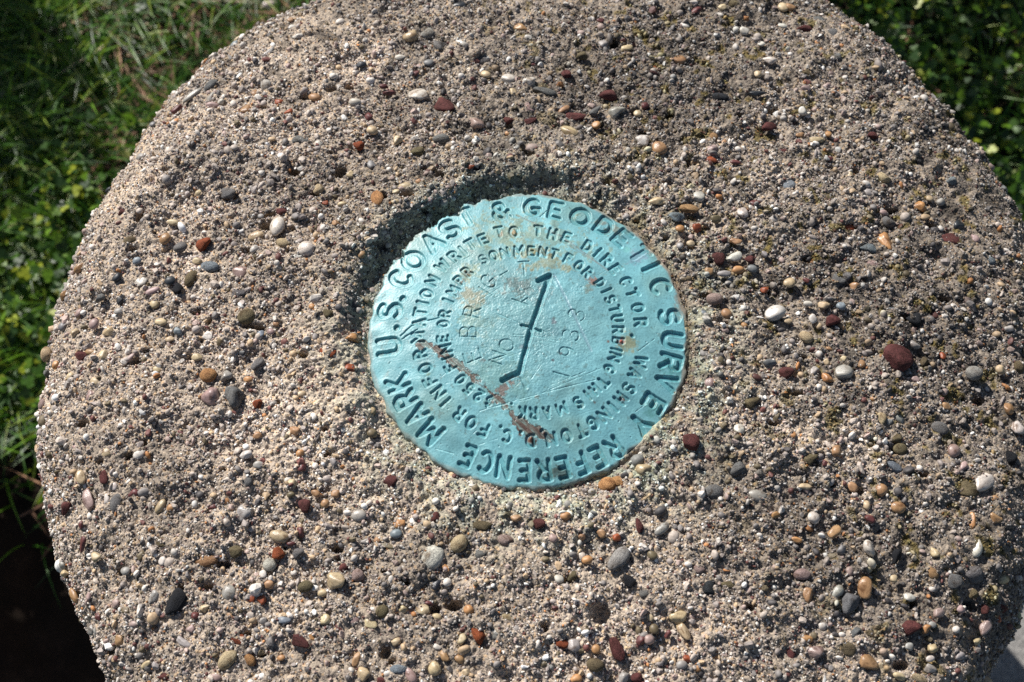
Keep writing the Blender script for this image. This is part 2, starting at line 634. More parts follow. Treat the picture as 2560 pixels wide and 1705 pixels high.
PALETTE = {'w': (216, 210, 200), 'c': (206, 186, 150), 't': (180, 142, 104), 'o': (194, 146, 98), 'g': (128, 128, 128), 'd': (56, 60, 66),
           'm': (108, 62, 60), 'p': (176, 152, 146), 'l': (170, 166, 160), 'b': (122, 110, 84), 'r': (160, 84, 50), 'k': (34, 36, 42), 's': (140, 150, 158)}
KIND = {'w': 'round', 'c': 'round', 't': 'round', 'o': 'round', 'g': 'dull', 'd': 'round', 'm': 'angular', 'p': 'round', 'l': 'round', 'b': 'dull',
        'r': 'angular', 'k': 'angular', 's': 'dull'}
# stones read off the photograph: x y length width angle colour, in the pixels of an enlarged tile
TILES = [
 (0, 1000, 3.68, "395 35 110 100 20 p;705 130 75 95 -70 s;720 270 60 45 0 l;860 340 85 45 50 w;700 440 75 95 80 p;980 485 95 110 -60 c;740 700 150 100 -80 c;"
  "960 720 140 80 -70 m;810 920 200 90 -65 p;980 900 110 55 85 w;1070 950 160 115 80 g;600 980 150 95 50 m;1050 800 75 50 90 w;505 690 95 60 75 k;350 650 50 90 90 l;"
  "335 175 55 90 80 k;1570 610 140 95 25 p;1695 720 130 65 -15 o;1310 670 85 70 0 m;1210 640 90 60 -10 c;1230 865 95 85 -30 m;1480 990 140 80 60 c;1580 985 90 70 40 o;"
  "2265 505 110 75 0 w;2250 1040 150 150 -40 l;2070 920 90 75 -50 o;2125 850 90 60 -70 t;1970 985 100 60 0 m;2260 770 110 110 0 g;750 1160 80 50 80 m;760 1330 140 60 60 m;"
  "1520 1310 150 110 0 b;1880 1480 215 110 -3 t;1700 1430 80 110 80 c;2180 1400 120 110 20 b;1290 1440 95 80 20 b;890 1440 90 90 -60 c;1500 1480 80 70 30 w;1950 1250 120 80 60 b;"
  "780 660 10 10 0 g;1670 310 75 70 0 m;2380 600 70 90 80 l;1690 510 70 60 -30 m;1250 480 10 10 0 m;445 120 35 50 80 m;560 360 80 60 0 b"),
 (0, 1300, 3.68, "555 470 80 95 90 l;675 715 150 85 -30 t;820 705 80 60 60 p;1065 770 85 70 20 p;1410 700 140 80 70 l;1620 740 280 150 65 k;1545 650 65 60 0 t;"
  "2115 670 130 130 -60 l;2305 720 80 75 0 r;1885 810 130 75 20 c;1790 880 60 80 80 m;1960 950 110 90 30 g;2160 1080 200 110 -15 r;2090 1285 190 130 42 c;2300 1290 110 80 -45 o;"
  "1690 1130 140 60 -30 l;1095 1110 105 90 0 t;875 1040 140 50 75 l;590 590 70 80 80 c;780 1140 90 110 -50 l;850 1300 60 60 0 l;1150 470 70 80 80 l;1430 1340 75 80 80 l;"
  "1520 1440 120 80 0 m;2190 1450 10 10 0 m;1230 960 60 90 80 p;1160 840 80 70 0 b;1975 1450 110 60 0 p;1340 1330 110 50 25 c;900 890 80 60 -40 m;2130 880 100 60 -25 t;1760 1000 90 70 20 p;780 1040 1 1 0 g"),
 (640, 1279, 3.68, "945 35 130 100 0 l;1660 50 90 95 90 m;1320 110 100 75 20 o;1290 205 100 80 0 s;220 225 170 110 -15 c;195 375 120 130 40 r;120 485 110 120 60 w;"
  "380 390 110 100 0 g;810 510 110 85 20 m;745 650 165 155 0 c;940 595 110 120 60 p;455 690 130 100 10 b;1605 430 250 190 45 w;1870 290 165 130 50 c;2070 140 90 190 85 b;"
  "2060 400 120 120 0 g;2290 270 140 110 0 p;2160 490 100 90 30 m;2265 545 85 60 25 w;2090 600 85 55 -15 c;1750 520 85 45 -45 o;1650 680 90 120 -80 d;2270 830 220 110 15 m;"
  "2300 980 110 85 -10 c;1350 890 100 85 30 c;1540 905 125 85 0 c;1660 965 80 55 0 c;1590 840 70 50 -10 m;1160 915 110 110 0 b;840 950 80 80 0 o;640 1000 100 100 0 c;"
  "900 1010 80 90 80 p;1055 1040 130 90 -20 c;260 1000 115 60 0 s;75 1000 70 75 0 l;390 1190 190 110 -45 m;525 1145 60 70 60 o;620 1215 80 50 10 l;1070 810 1 1 0 g;"
  "1290 1200 80 60 30 c;2060 1140 170 110 -50 r;1965 910 100 75 -30 o;2215 1130 110 110 0 l;1895 1175 80 90 -60 c;1665 1245 75 45 -20 w;1735 1330 110 70 -50 t;235 1345 50 70 -70 o;"
  "920 1360 130 60 70 t;995 1495 130 120 -30 c;1305 1450 85 160 90 s;1215 1490 90 65 15 w;1420 1500 150 80 -60 p;1635 1450 115 115 40 c;1870 1355 80 75 0 t;1930 1480 75 65 0 c;1180 1560 130 70 0 m;"
  "55 810 85 85 0 r;120 670 85 75 30 t;610 750 75 60 0 c;760 1080 90 60 -50 m;1010 280 80 65 -20 l;1115 265 60 50 -40 t;1210 320 130 45 -15 b;405 190 90 80 -50 m;330 290 80 40 5 m;2250 390 60 60 0 b"),
 (1280, 1279, 3.68, "255 115 110 95 10 m;1180 140 150 70 -75 m;1380 155 150 80 40 l;1770 135 130 95 85 m;960 235 80 75 -30 r;830 210 85 80 0 t;650 230 70 65 0 t;380 245 70 75 60 p;"
  "970 445 250 135 45 l;695 445 95 70 15 o;560 590 110 80 50 b;1085 640 140 100 -30 k;1245 750 90 130 85 g;1345 800 110 70 60 w;1810 710 150 170 -60 d;2010 675 210 65 5 b;"
  "2230 600 90 85 0 c;2100 300 120 80 50 c;1985 365 70 70 0 c;2060 890 110 75 -15 m;2060 985 140 100 35 l;1550 970 140 160 -50 c;1580 1115 160 90 -55 c;1315 1080 90 90 30 b;"
  "1265 1180 80 90 80 p;1185 1185 85 85 0 m;960 1240 240 120 -65 m;860 1290 95 95 0 o;780 1265 85 80 30 o;450 1215 120 80 5 r;570 1235 125 110 0 l;370 1170 90 80 0 d;770 1410 150 110 -10 b;"
  "190 1030 170 80 15 g;405 880 75 55 0 m;740 820 60 65 0 r;1870 1320 80 80 0 o;1720 1440 75 85 -50 o;1620 1350 100 75 -20 r;1560 1410 90 80 0 l;2010 1200 120 90 25 m;1940 1130 60 90 80 m;"
  "1435 1130 60 70 0 m;1025 1520 140 90 60 l;590 1540 80 90 80 o;1160 1530 90 110 70 m;2290 1240 60 95 -70 o;2240 1370 120 70 30 m;20 830 90 140 60 m;430 620 70 80 60 w;1290 400 85 75 0 b;"
  "1510 810 60 90 -60 b;1720 540 110 110 0 p;1775 880 60 60 0 o;295 1400 80 60 0 b;355 1420 60 60 0 l;1275 980 70 60 -20 c;45 55 70 100 80 t;1100 590 50 40 0 o;50 410 80 45 -10 m"),
 (1920, 1279, 3.68, "425 55 105 105 0 w;75 30 70 75 70 o;595 195 150 95 45 t;680 350 95 80 20 g;920 335 150 110 -60 w;1180 390 170 85 65 k;315 580 140 100 0 p;365 745 160 120 50 t;"
  "900 695 190 130 80 t;635 740 130 80 45 l;750 820 220 160 60 g;1305 790 105 70 -5 w;1540 385 110 90 -50 c;1925 340 185 120 80 w;2070 300 120 100 50 w;1880 100 160 75 80 o;"
  "2090 70 120 110 0 t;2180 440 210 60 55 b;1900 570 210 150 15 g;1720 640 140 120 70 g;1525 570 110 90 -50 t;2165 625 130 90 5 c;1165 615 75 65 0 c;1575 920 90 120 -70 p;"
  "1775 890 80 90 60 p;1900 750 110 90 30 b;2005 1045 190 95 45 p;2150 880 90 170 80 m;1300 1070 180 140 -10 m;1455 1080 90 65 20 o;1070 1070 80 110 -60 t;940 1120 80 130 80 b;"
  "810 1100 130 90 20 g;500 1055 70 80 0 w;380 1165 120 70 0 o;435 1285 190 130 0 p;200 1290 170 100 75 m;740 1260 120 160 80 b;905 1385 190 150 -50 t;1520 1255 100 80 10 c;1490 1360 85 60 10 w;"
  "1765 1335 80 100 -70 l;1925 1200 100 65 -10 c;1310 1240 80 65 -10 l;1510 1040 55 70 80 l;700 1430 120 80 10 r;300 1540 110 70 20 r;1400 1540 160 70 -25 c;1210 1510 70 110 70 c;"
  "725 1530 80 70 0 p;2300 20 110 80 0 w;930 60 100 80 -10 m;265 260 50 90 80 o;755 550 75 80 0 p;2000 900 90 100 -40 m;1500 1450 100 90 0 l;1720 1430 80 60 -20 l;2120 990 70 80 0 r"),
 (1920, 853, 3.68, "1160 130 290 250 -30 m;1340 40 110 80 -20 l;170 300 130 120 30 m;700 295 160 130 0 l;545 340 130 90 -50 o;430 270 120 90 20 l;1440 180 100 90 20 b;1880 310 150 140 0 l;"
  "2140 260 80 80 0 c;1230 450 80 85 -60 w;850 460 80 110 -80 o;985 525 80 60 0 o;575 580 160 140 -10 g;1040 715 110 100 60 c;1115 740 65 65 0 l;1210 705 110 75 -45 l;1585 800 140 120 -30 g;"
  "2290 790 140 140 40 w;625 1020 115 125 -60 t;375 1090 160 110 15 b;525 1125 60 85 80 m;1140 1140 170 90 -30 s;1710 1010 110 120 -50 p;2255 1070 140 130 -50 k;2215 625 100 90 -30 t;"
  "1980 1280 150 260 -60 w;1840 1370 190 150 10 b;1335 1370 90 110 -60 b;1045 1370 110 110 -40 t;2095 1450 60 90 -80 t;2310 1530 140 110 30 w;1200 1530 130 100 -10 t;565 1290 80 100 80 l;"
  "385 920 90 90 40 c;440 960 90 50 -60 l;50 1060 110 40 25 c;20 1215 80 80 0 t;340 1340 110 60 0 c;1215 990 120 100 0 b;1185 890 120 90 30 b;2310 240 100 110 0 b;1610 140 55 70 0 r;"
  "380 410 65 70 0 c;1340 350 90 75 0 p;1640 600 80 60 0 t;1400 640 60 50 0 w;540 190 60 60 0 c;690 170 75 60 -20 c;590 70 60 130 80 t;780 1340 80 90 60 t;1050 310 80 80 0 m;855 210 90 70 0 t;1800 1150 100 100 0 p;20 200 70 120 80 g;910 1510 60 80 0 c"),
 (1920, 427, 3.68, "200 145 115 110 0 s;755 50 75 80 30 c;1065 70 130 110 -20 c;1205 50 110 80 -30 g;540 255 130 115 0 b;1410 315 125 110 0 o;1495 255 70 60 -30 c;1590 285 75 70 0 l;1700 90 100 90 -20 s;"
  "925 200 90 70 10 l;1075 665 195 125 -65 o;925 710 110 160 -80 s;970 870 110 100 -20 p;1715 630 240 110 5 m;1765 500 90 120 -70 d;1370 655 130 85 -30 t;1335 755 150 80 -55 c;1865 750 90 100 -50 c;"
  "2040 830 80 110 -80 s;1460 990 60 85 85 w;190 1030 110 85 10 c;655 1010 120 110 -10 g;800 1060 110 110 60 t;1355 1360 175 150 0 k;1165 1300 80 140 -80 s;1050 1340 65 65 0 g;1715 1265 110 110 -60 w;"
  "75 1310 190 130 20 w;520 1235 105 70 -5 c;665 1250 75 90 -80 s;370 1225 80 55 0 w;405 1365 90 85 -50 w;190 1380 80 50 0 c;585 1380 130 120 -30 m;680 1435 65 55 -30 t;470 1425 60 60 0 c;"
  "355 1530 125 100 -20 c;2215 1455 70 80 -50 l;750 520 120 60 -15 r;855 500 50 80 80 l;810 430 120 80 0 b;1105 480 130 110 -20 g;1060 385 70 50 0 p;2180 150 60 110 -70 g;985 190 1 1 0 g;2245 500 80 60 -30 p;1910 630 70 80 0 p;60 450 100 80 0 l"),
 (300, 0, 3.672, "660 870 195 65 35 l;830 780 140 85 45 g;840 890 120 65 50 l;1045 400 75 80 -60 s;860 490 110 80 0 w;1345 780 95 100 0 w;850 965 70 110 80 p;890 1100 90 140 85 m;1165 1000 120 110 10 t;"
  "525 1000 110 65 40 m;775 1265 95 85 20 c;865 1280 60 60 0 t;570 1160 75 80 50 t;655 1270 80 80 0 d;1370 480 140 80 55 l;1540 610 100 60 35 p;1955 705 90 75 -10 w;1785 890 70 100 80 t;1550 1035 70 65 0 r;"
  "2165 930 110 70 -5 w;2190 240 90 60 50 s;2225 595 100 55 10 d;2285 1070 75 75 -30 m;2200 1330 105 100 -20 r;1675 1300 110 190 -80 g;1830 1320 80 85 0 w;730 1450 110 75 15 w;760 1540 130 70 30 w;"
  "940 1405 80 55 10 w;1790 1460 90 85 0 g;2310 1510 80 90 40 g;1030 290 80 50 30 c;1350 110 100 60 30 l;1220 190 90 60 10 g;1240 225 90 60 20 w;1365 220 65 50 0 w;1570 180 60 55 0 t;1630 330 100 50 -5 w;"
  "1580 245 60 45 0 w;2020 200 80 60 30 w;1360 1240 60 55 0 w;1210 690 65 45 0 d;930 930 70 60 0 w;2170 390 60 50 0 w;1655 110 120 60 20 b;190 1440 70 90 60 l;300 1140 60 60 0 g;370 1540 110 60 30 w;840 1060 100 60 0 b;1320 1530 80 70 30 p;1240 860 70 70 30 t;1460 940 70 60 0 r;2320 1200 80 100 60 c"),
 (940, 0, 3.672, "330 340 140 150 60 c;490 310 120 165 80 l;575 420 110 130 60 g;760 60 160 110 -20 d;790 395 150 140 -20 w;1040 430 150 100 -20 r;1330 265 80 130 75 t;1405 345 90 75 -10 w;2190 260 70 120 -60 k;"
  "390 865 175 115 5 w;630 980 190 150 -30 m;855 645 80 120 80 c;1000 690 100 70 -30 c;1200 715 135 105 -10 w;1420 760 100 120 -50 w;1555 840 200 70 -15 g;2150 880 170 110 -20 m;1205 1100 150 80 -15 m;"
  "1420 1120 120 80 25 m;1840 1080 180 95 5 m;2005 1030 130 70 35 g;1725 1005 110 55 35 t;925 1130 190 110 -40 p;1780 1215 170 90 -40 c;2025 1150 80 80 30 o;2200 1030 160 120 0 l;1735 680 90 95 30 m;"
  "200 1280 100 90 30 c;600 1270 140 90 10 g;365 1390 130 90 20 b;1225 1220 80 50 0 o;1440 1270 100 60 25 c;1650 1385 75 55 0 o;1770 1350 75 60 50 c;1860 1380 110 70 -20 w;1455 1455 90 70 20 c;1235 1495 85 45 0 t;"
  "870 1530 70 50 0 r;2310 1270 1 1 0 g;1900 510 110 90 -10 b;2095 405 100 75 0 l;2290 450 120 70 30 c;1750 35 60 50 20 w;890 60 75 50 0 c;360 670 50 75 -70 m;130 850 120 50 10 m;990 550 120 90 0 g;"
  "480 580 90 70 0 g;1260 855 80 70 -50 c;2050 190 75 45 0 m;225 525 90 50 -5 w;1430 590 55 45 0 m;1415 990 100 75 -10 p;75 790 75 50 0 m;1935 1480 60 55 0 t;1740 250 80 65 -20 l;20 1210 80 90 60 t;1745 1500 80 90 0 m"),
 (1580, 0, 3.672, "620 5 90 50 0 c;590 95 95 60 20 m;1460 70 90 80 -20 t;1385 60 100 80 -40 c;930 45 100 85 -10 b;830 70 80 60 10 c;1720 190 115 85 -15 g;1855 310 100 90 -30 g;1590 260 100 160 -80 m;"
  "480 235 80 90 60 w;290 330 95 55 0 m;415 350 90 80 -40 w;1040 285 95 80 -30 w;1385 240 80 45 -20 w;1275 555 135 85 -10 w;390 550 175 110 0 t;2330 445 90 90 0 w;1890 520 100 95 0 g;1625 650 110 130 40 b;"
  "2095 590 200 85 -30 g;2240 570 110 60 -30 m;185 640 80 55 40 r;580 710 110 85 0 g;800 900 150 90 -10 d;1140 860 170 60 0 d;1265 1160 90 150 -80 m;730 1040 90 65 -40 m;1565 1020 75 80 0 w;105 1280 130 120 0 w;"
  "245 1370 125 130 60 t;740 1260 90 95 0 t;825 1310 90 80 -30 t;735 1365 90 75 0 p;730 1465 100 75 -20 r;1550 1240 85 45 0 t;1700 1285 120 60 10 c;1800 1235 60 60 0 o;1400 1400 100 90 -30 m;2200 1240 80 110 -70 m;"
  "60 1045 80 60 -20 c;1190 405 65 45 0 w;1785 790 85 70 0 p;2090 660 70 70 0 w;1575 535 80 60 0 w;1140 1490 60 60 0 w;950 1490 90 55 -10 m;1805 1460 90 60 10 m;1580 1520 80 90 60 m;810 1155 60 55 0 w;700 740 60 65 0 c;480 750 60 60 0 l;1690 400 50 60 80 o;1160 685 75 60 0 c;1600 820 100 70 0 p;555 20 90 50 0 w;125 975 70 80 0 m;160 25 60 50 0 w;1830 655 1 1 0 w;1450 500 50 45 0 w"),
 (100, 427, 3.68, "1450 25 160 60 35 w;910 110 140 70 65 t;845 185 85 105 80 o;940 230 75 70 -30 l;1065 245 130 100 45 p;775 375 120 130 -50 m;1740 215 140 110 0 g;2225 375 130 80 -25 m;2180 510 185 130 85 w;"
  "1985 595 130 85 10 c;2230 675 130 95 -20 c;1155 625 110 90 60 t;1490 680 150 130 10 r;1300 710 125 95 0 g;825 640 75 120 -80 b;1575 890 100 180 80 s;1850 930 155 120 -10 p;1390 985 150 100 55 b;360 905 120 90 20 t;"
  "710 980 75 80 0 d;930 1025 120 90 50 w;1030 1110 140 60 20 p;565 1170 90 110 -50 g;745 1200 110 60 65 k;225 1145 110 80 20 t;1815 1130 120 130 -40 g;1900 1340 150 150 50 b;1115 1395 105 65 -10 c;635 1470 115 95 10 c;"
  "320 1490 105 100 0 c;2030 1515 85 65 40 s;2180 1405 60 50 0 t;725 1290 85 60 10 l;1185 1545 90 55 0 c;530 850 90 90 60 g;500 1410 90 90 30 p;210 1440 90 80 -20 g;1230 480 60 110 80 c;1450 830 60 90 85 c;1970 720 80 60 40 w;1960 155 70 60 0 l;1195 1010 90 75 30 d;1260 1090 90 100 -40 k;1720 110 1 1 0 m;2160 130 80 50 0 t;1055 1225 80 85 -40 c;890 830 60 80 -80 s;510 660 100 90 0 b;350 1310 90 60 30 p;2350 790 80 50 0 w;570 190 60 110 60 d;1460 200 60 50 30 c"),
 (540, 300, 4.356, "1580 265 115 120 0 r;1735 130 130 150 -50 t;1975 215 130 100 20 c;1125 260 90 85 0 w;1690 490 120 100 20 b;1760 850 210 125 -75 o;1120 760 110 115 10 c;2055 720 130 85 0 c;1745 640 70 90 80 s;"
  "1960 895 110 65 0 c;1960 780 90 50 0 c;770 750 65 70 60 c;940 1060 60 55 0 o;1300 1120 70 65 0 t;1575 1100 80 60 -30 w;1840 740 60 60 0 r;1370 915 90 60 20 c;1180 905 80 50 0 r;490 540 90 100 50 p;1470 590 90 90 40 c;"
  "2320 890 90 80 40 p;2180 860 120 120 0 b;1590 1460 90 70 50 t;845 1480 80 60 -20 c;2210 665 70 50 0 t;490 1045 50 65 80 l;920 530 80 60 0 l;1670 1485 60 60 0 w;1050 420 80 80 0 g"),
 (60, 800, 3.68, "225 320 135 180 80 c;190 515 85 150 -80 g;170 745 105 150 80 p;155 635 50 50 0 p;515 320 95 150 70 m;735 320 100 115 0 c;290 415 80 75 20 o;610 290 60 90 80 t;970 360 120 55 45 p;1330 180 90 70 -10 c;"
  "1430 110 80 80 -40 s;1705 510 150 120 0 o;1870 515 105 130 -50 l;1740 695 180 180 0 p;1930 685 190 210 50 g;2135 415 150 90 50 g;2070 545 90 50 0 o;2160 770 95 100 -30 r;2180 150 90 70 30 s;620 690 100 110 20 p;"
  "540 470 85 80 0 c;1590 340 90 60 0 c;660 570 70 100 70 c;2145 1060 75 65 0 t;2005 300 70 55 10 k;110 910 50 90 80 k;430 520 80 70 0 c;2040 1235 110 75 0 w;2270 105 60 55 0 p;1225 450 80 60 0 c;1625 700 50 45 0 t;2290 770 80 40 10 l"),
 (1480, 427, 2.103, "345 155 85 48 10 c;555 130 62 65 0 w;440 240 55 85 80 s;515 200 95 45 -10 t;795 220 55 55 0 w;655 250 60 45 0 b;555 297 50 50 0 r;750 370 40 70 80 t;755 450 90 50 30 w;668 455 75 70 0 m;830 465 60 50 0 m;"
  "770 522 58 44 0 o;610 525 50 38 -20 t;697 542 70 30 5 l;1035 588 58 46 10 c;1040 82 66 60 0 s;1235 150 65 60 0 b;970 750 108 72 15 w;585 750 55 40 30 s;710 750 50 50 0 t;460 305 45 38 0 o;490 568 62 32 0 b;520 383 42 30 0 c;"
  "465 400 36 40 50 l;180 240 36 28 0 l;190 30 50 45 0 b;860 170 45 60 80 m;905 435 40 30 -40 l;695 838 45 35 0 p;1130 575 30 40 80 m;845 515 50 40 0 g;520 350 38 30 0 p;1340 555 60 50 0 g;800 815 35 35 0 o;910 625 40 35 0 r"),
 (540, 700, 1.5475, "530 222 45 50 -60 o;433 288 68 60 0 r;518 345 38 36 0 r;557 342 30 28 0 w;425 388 56 52 0 l;430 128 36 44 70 b;372 103 24 22 0 o;345 335 26 40 80 c;370 345 24 34 80 p;165 475 38 38 0 r;305 582 38 34 0 t;515 655 40 36 20 t;"
  "325 668 28 28 0 o;605 592 36 34 0 b;345 870 52 52 0 m;290 790 40 36 0 c;465 825 36 28 0 t;555 118 30 30 0 l;340 260 30 40 0 m;515 150 46 34 0 g;327 445 38 26 20 c;222 478 34 22 10 l;385 825 26 34 80 t;290 830 30 24 0 b;"
  "455 705 30 30 0 l;425 865 34 30 0 t;485 385 24 24 0 l;325 200 26 26 0 l;535 447 30 24 0 p;480 615 30 30 0 p;335 730 30 34 0 m;600 510 34 44 0 c;120 145 66 62 0 b;155 325 62 44 40 g"),
 (0, 0, 0.9195, "1787 718 42 34 0 w;1855 775 32 26 0 p;1584 1013 40 42 0 m;1478 1080 36 36 0 c;1395 1112 38 34 0 o;1420 1105 22 30 80 o;1700 987 24 22 0 w;1725 925 40 30 10 b;1912 930 34 34 0 k;1810 858 34 30 0 m;"
  "1902 868 28 26 0 o;1940 858 36 30 0 g;1640 690 36 30 0 p;1630 880 22 24 0 p;900 1105 42 36 10 m;1380 1060 34 20 0 t;1000 1190 22 34 -80 m;1120 1210 34 22 0 c;1240 1205 24 24 0 r;1300 1185 22 18 0 o;"
  "1755 1090 36 30 0 m;1640 1130 40 30 0 g;1700 1075 40 34 0 g;1500 1290 20 24 60 p;1820 1000 26 22 0 o;1860 1055 42 28 10 b;1740 1140 26 40 80 l;2110 735 40 40 0 k;705 575 36 40 60 w"),
]


def surf(px, py):
    z = 0.0
    for _ in range(6):
        x, y = onplane(px, py, z)
        z = float(H(np.array([x]), np.array([y]), False)[0])
        z = max(z, -0.03)
    r, t = math.hypot(x, y), math.atan2(y, x)
    lim = float(outline(np.array([t]))[0]) - 0.0022
    if r > lim:
        x, y = x * lim / r, y * lim / r
        z = float(H(np.array([x]), np.array([y]), False)[0])
    return float(x), float(y), z


def surf_normal(x, y):
    e = 0.0008
    xs = np.array([x + e, x - e, x, x])
    ys = np.array([y, y, y + e, y - e])
    h = H(xs, ys, False)
    n = Vector((-(h[0] - h[1]) / (2 * e), -(h[2] - h[3]) / (2 * e), 1))
    return n.normalized()


def local_scale(x, y, z):
    # pixels per metre at that point
    d = np.array([x, y, z]) - CP
    depth = -(d @ np.array([0, -ST, CT]))
    return FPX / depth


stones = []
for (x0, y0, s, txt) in TILES:
    for e in txt.replace('\n', '').split(';'):
        w = e.split()
        if len(w) != 6:
            continue
        L, W = float(w[2]) / s, float(w[3]) / s
        if L < 5:
            continue
        px, py = x0 + float(w[0]) / s, y0 + float(w[1]) / s
        if any((px - q[0]) ** 2 + (py - q[1]) ** 2 < (0.35 * (L + q[2])) ** 2 for q in stones):
            continue
        stones.append((px, py, L, W, float(w[4]), w[5]))
stones.sort(key=lambda q: -q[2] * q[3])
print('stones read from the photograph:', len(stones))
rest = stones[300:]
stones = stones[:300]
taken = []


def put_stone(px, py, L, W, ang, c, as_object=True):
    x, y, z = surf(px, py)
    if math.hypot(x, y) < 0.0475:
        return None
    sc_ = local_scale(x, y, z)
    a, b = L / sc_ / 2 * 1.18, W / sc_ / 2 * 1.18
    n = surf_normal(x, y)
    hgt = min(a, b) * random.uniform(0.62, 0.85)
    xa = Vector((math.cos(math.radians(ang)), math.sin(math.radians(ang)), 0))
    xa = (xa - n * xa.dot(n)).normalized()
    ya = n.cross(xa)
    R = Matrix((xa, ya, n)).transposed()
    loc = Vector((x, y, z)) + n * hgt * (random.uniform(-0.15, 0.24))
    taken.append((x, y, max(a, b)))
    v = random.uniform(0.9, 1.1)
    colr = [min(0.95, ch * 0.76 * v * random.uniform(0.97, 1.03)) for ch in lin(*PALETTE[c])]
    kind = KIND[c]
    u = random.random()
    if kind == 'round' and L > 12:
        kind = 'round' if u < 0.25 else ('chip' if u < 0.7 else 'dull')
    elif kind == 'dull' and u < 0.4:
        kind = 'angular'
    return R, loc, (a, b, hgt), colr, kind


for q in stones:
    r = put_stone(*q)
    if r is None:
        continue
    R, loc, scl, colr, kind = r
    o = link('pebble', random.choice(SHAPES[kind]), None, mon)
    o.matrix_local = Matrix.Translation(loc) @ R.to_4x4() @ Matrix.Diagonal((*scl, 1))
    o.color = (*colr, 1)

# ------------------------------------------------------------------ sand and small gravel
protos = bpy.data.collections.new('grain_shapes')
for k in range(10):
    p, f = stone_shape('round' if k % 2 else 'angular', 2, 300 + k)
    me = np_mesh('grain_shape', p, f, k % 2 == 1)
    me.materials.append(M_GRAIN)
    po = bpy.data.objects.new('grain_shape', me)
    protos.objects.link(po)

ng = bpy.data.node_groups.new('scatter_grains', 'GeometryNodeTree')
ng.interface.new_socket('Geometry', in_out='INPUT', socket_type='NodeSocketGeometry')
ng.interface.new_socket('Geometry', in_out='OUTPUT', socket_type='NodeSocketGeometry')
gi, go = ng.nodes.new('NodeGroupInput'), ng.nodes.new('NodeGroupOutput')
iop = ng.nodes.new('GeometryNodeInstanceOnPoints')
ci = ng.nodes.new('GeometryNodeCollectionInfo')
ci.inputs['Collection'].default_value = protos
ci.inputs['Separate Children'].default_value = True
ci.inputs['Reset Children'].default_value = True
iop.inputs['Pick Instance'].default_value = True


def named(nm, dt):
    n = ng.nodes.new('GeometryNodeInputNamedAttribute')
    n.data_type = dt
    n.inputs['Name'].default_value = nm
    return n.outputs[0]


L_ = ng.links.new
L_(gi.outputs[0], iop.inputs['Points'])
L_(ci.outputs[0], iop.inputs['Instance'])
L_(named('idx', 'INT'), iop.inputs['Instance Index'])
L_(named('rot', 'FLOAT_VECTOR'), iop.inputs['Rotation'])
L_(named('scl', 'FLOAT_VECTOR'), iop.inputs['Scale'])
L_(iop.outputs[0], go.inputs[0])

quads = co[cf]
e1 = quads[:, 2] - quads[:, 0]
e2 = quads[:, 3] - quads[:, 1]
fn = np.cross(e1, e2)
area = np.linalg.norm(fn, axis=1) / 2
fn /= (2 * area[:, None] + 1e-20)
fn *= np.sign(fn[:, 2:3] + 1e-9)
fc = quads.mean(1)
frad = np.hypot(fc[:, 0], fc[:, 1])
vis = (frad > 0.0455) & (fc[:, 2] > -0.06)
prob = area * vis
prob = prob / prob.sum()
cum = np.cumsum(prob)
GP = [((190, 177, 165), 22), ((220, 212, 202), 15), ((166, 155, 148), 17), ((192, 166, 134), 9), ((138, 132, 128), 12), ((84, 80, 80), 10),
      ((184, 162, 152), 8), ((116, 76, 70), 6), ((190, 134, 86), 2), ((238, 235, 228), 6), ((112, 100, 78), 6)]
gpc = np.array([lin(*c) for c, _ in GP])
gpw = np.array([w for _, w in GP], float)
gpw /= gpw.sum()


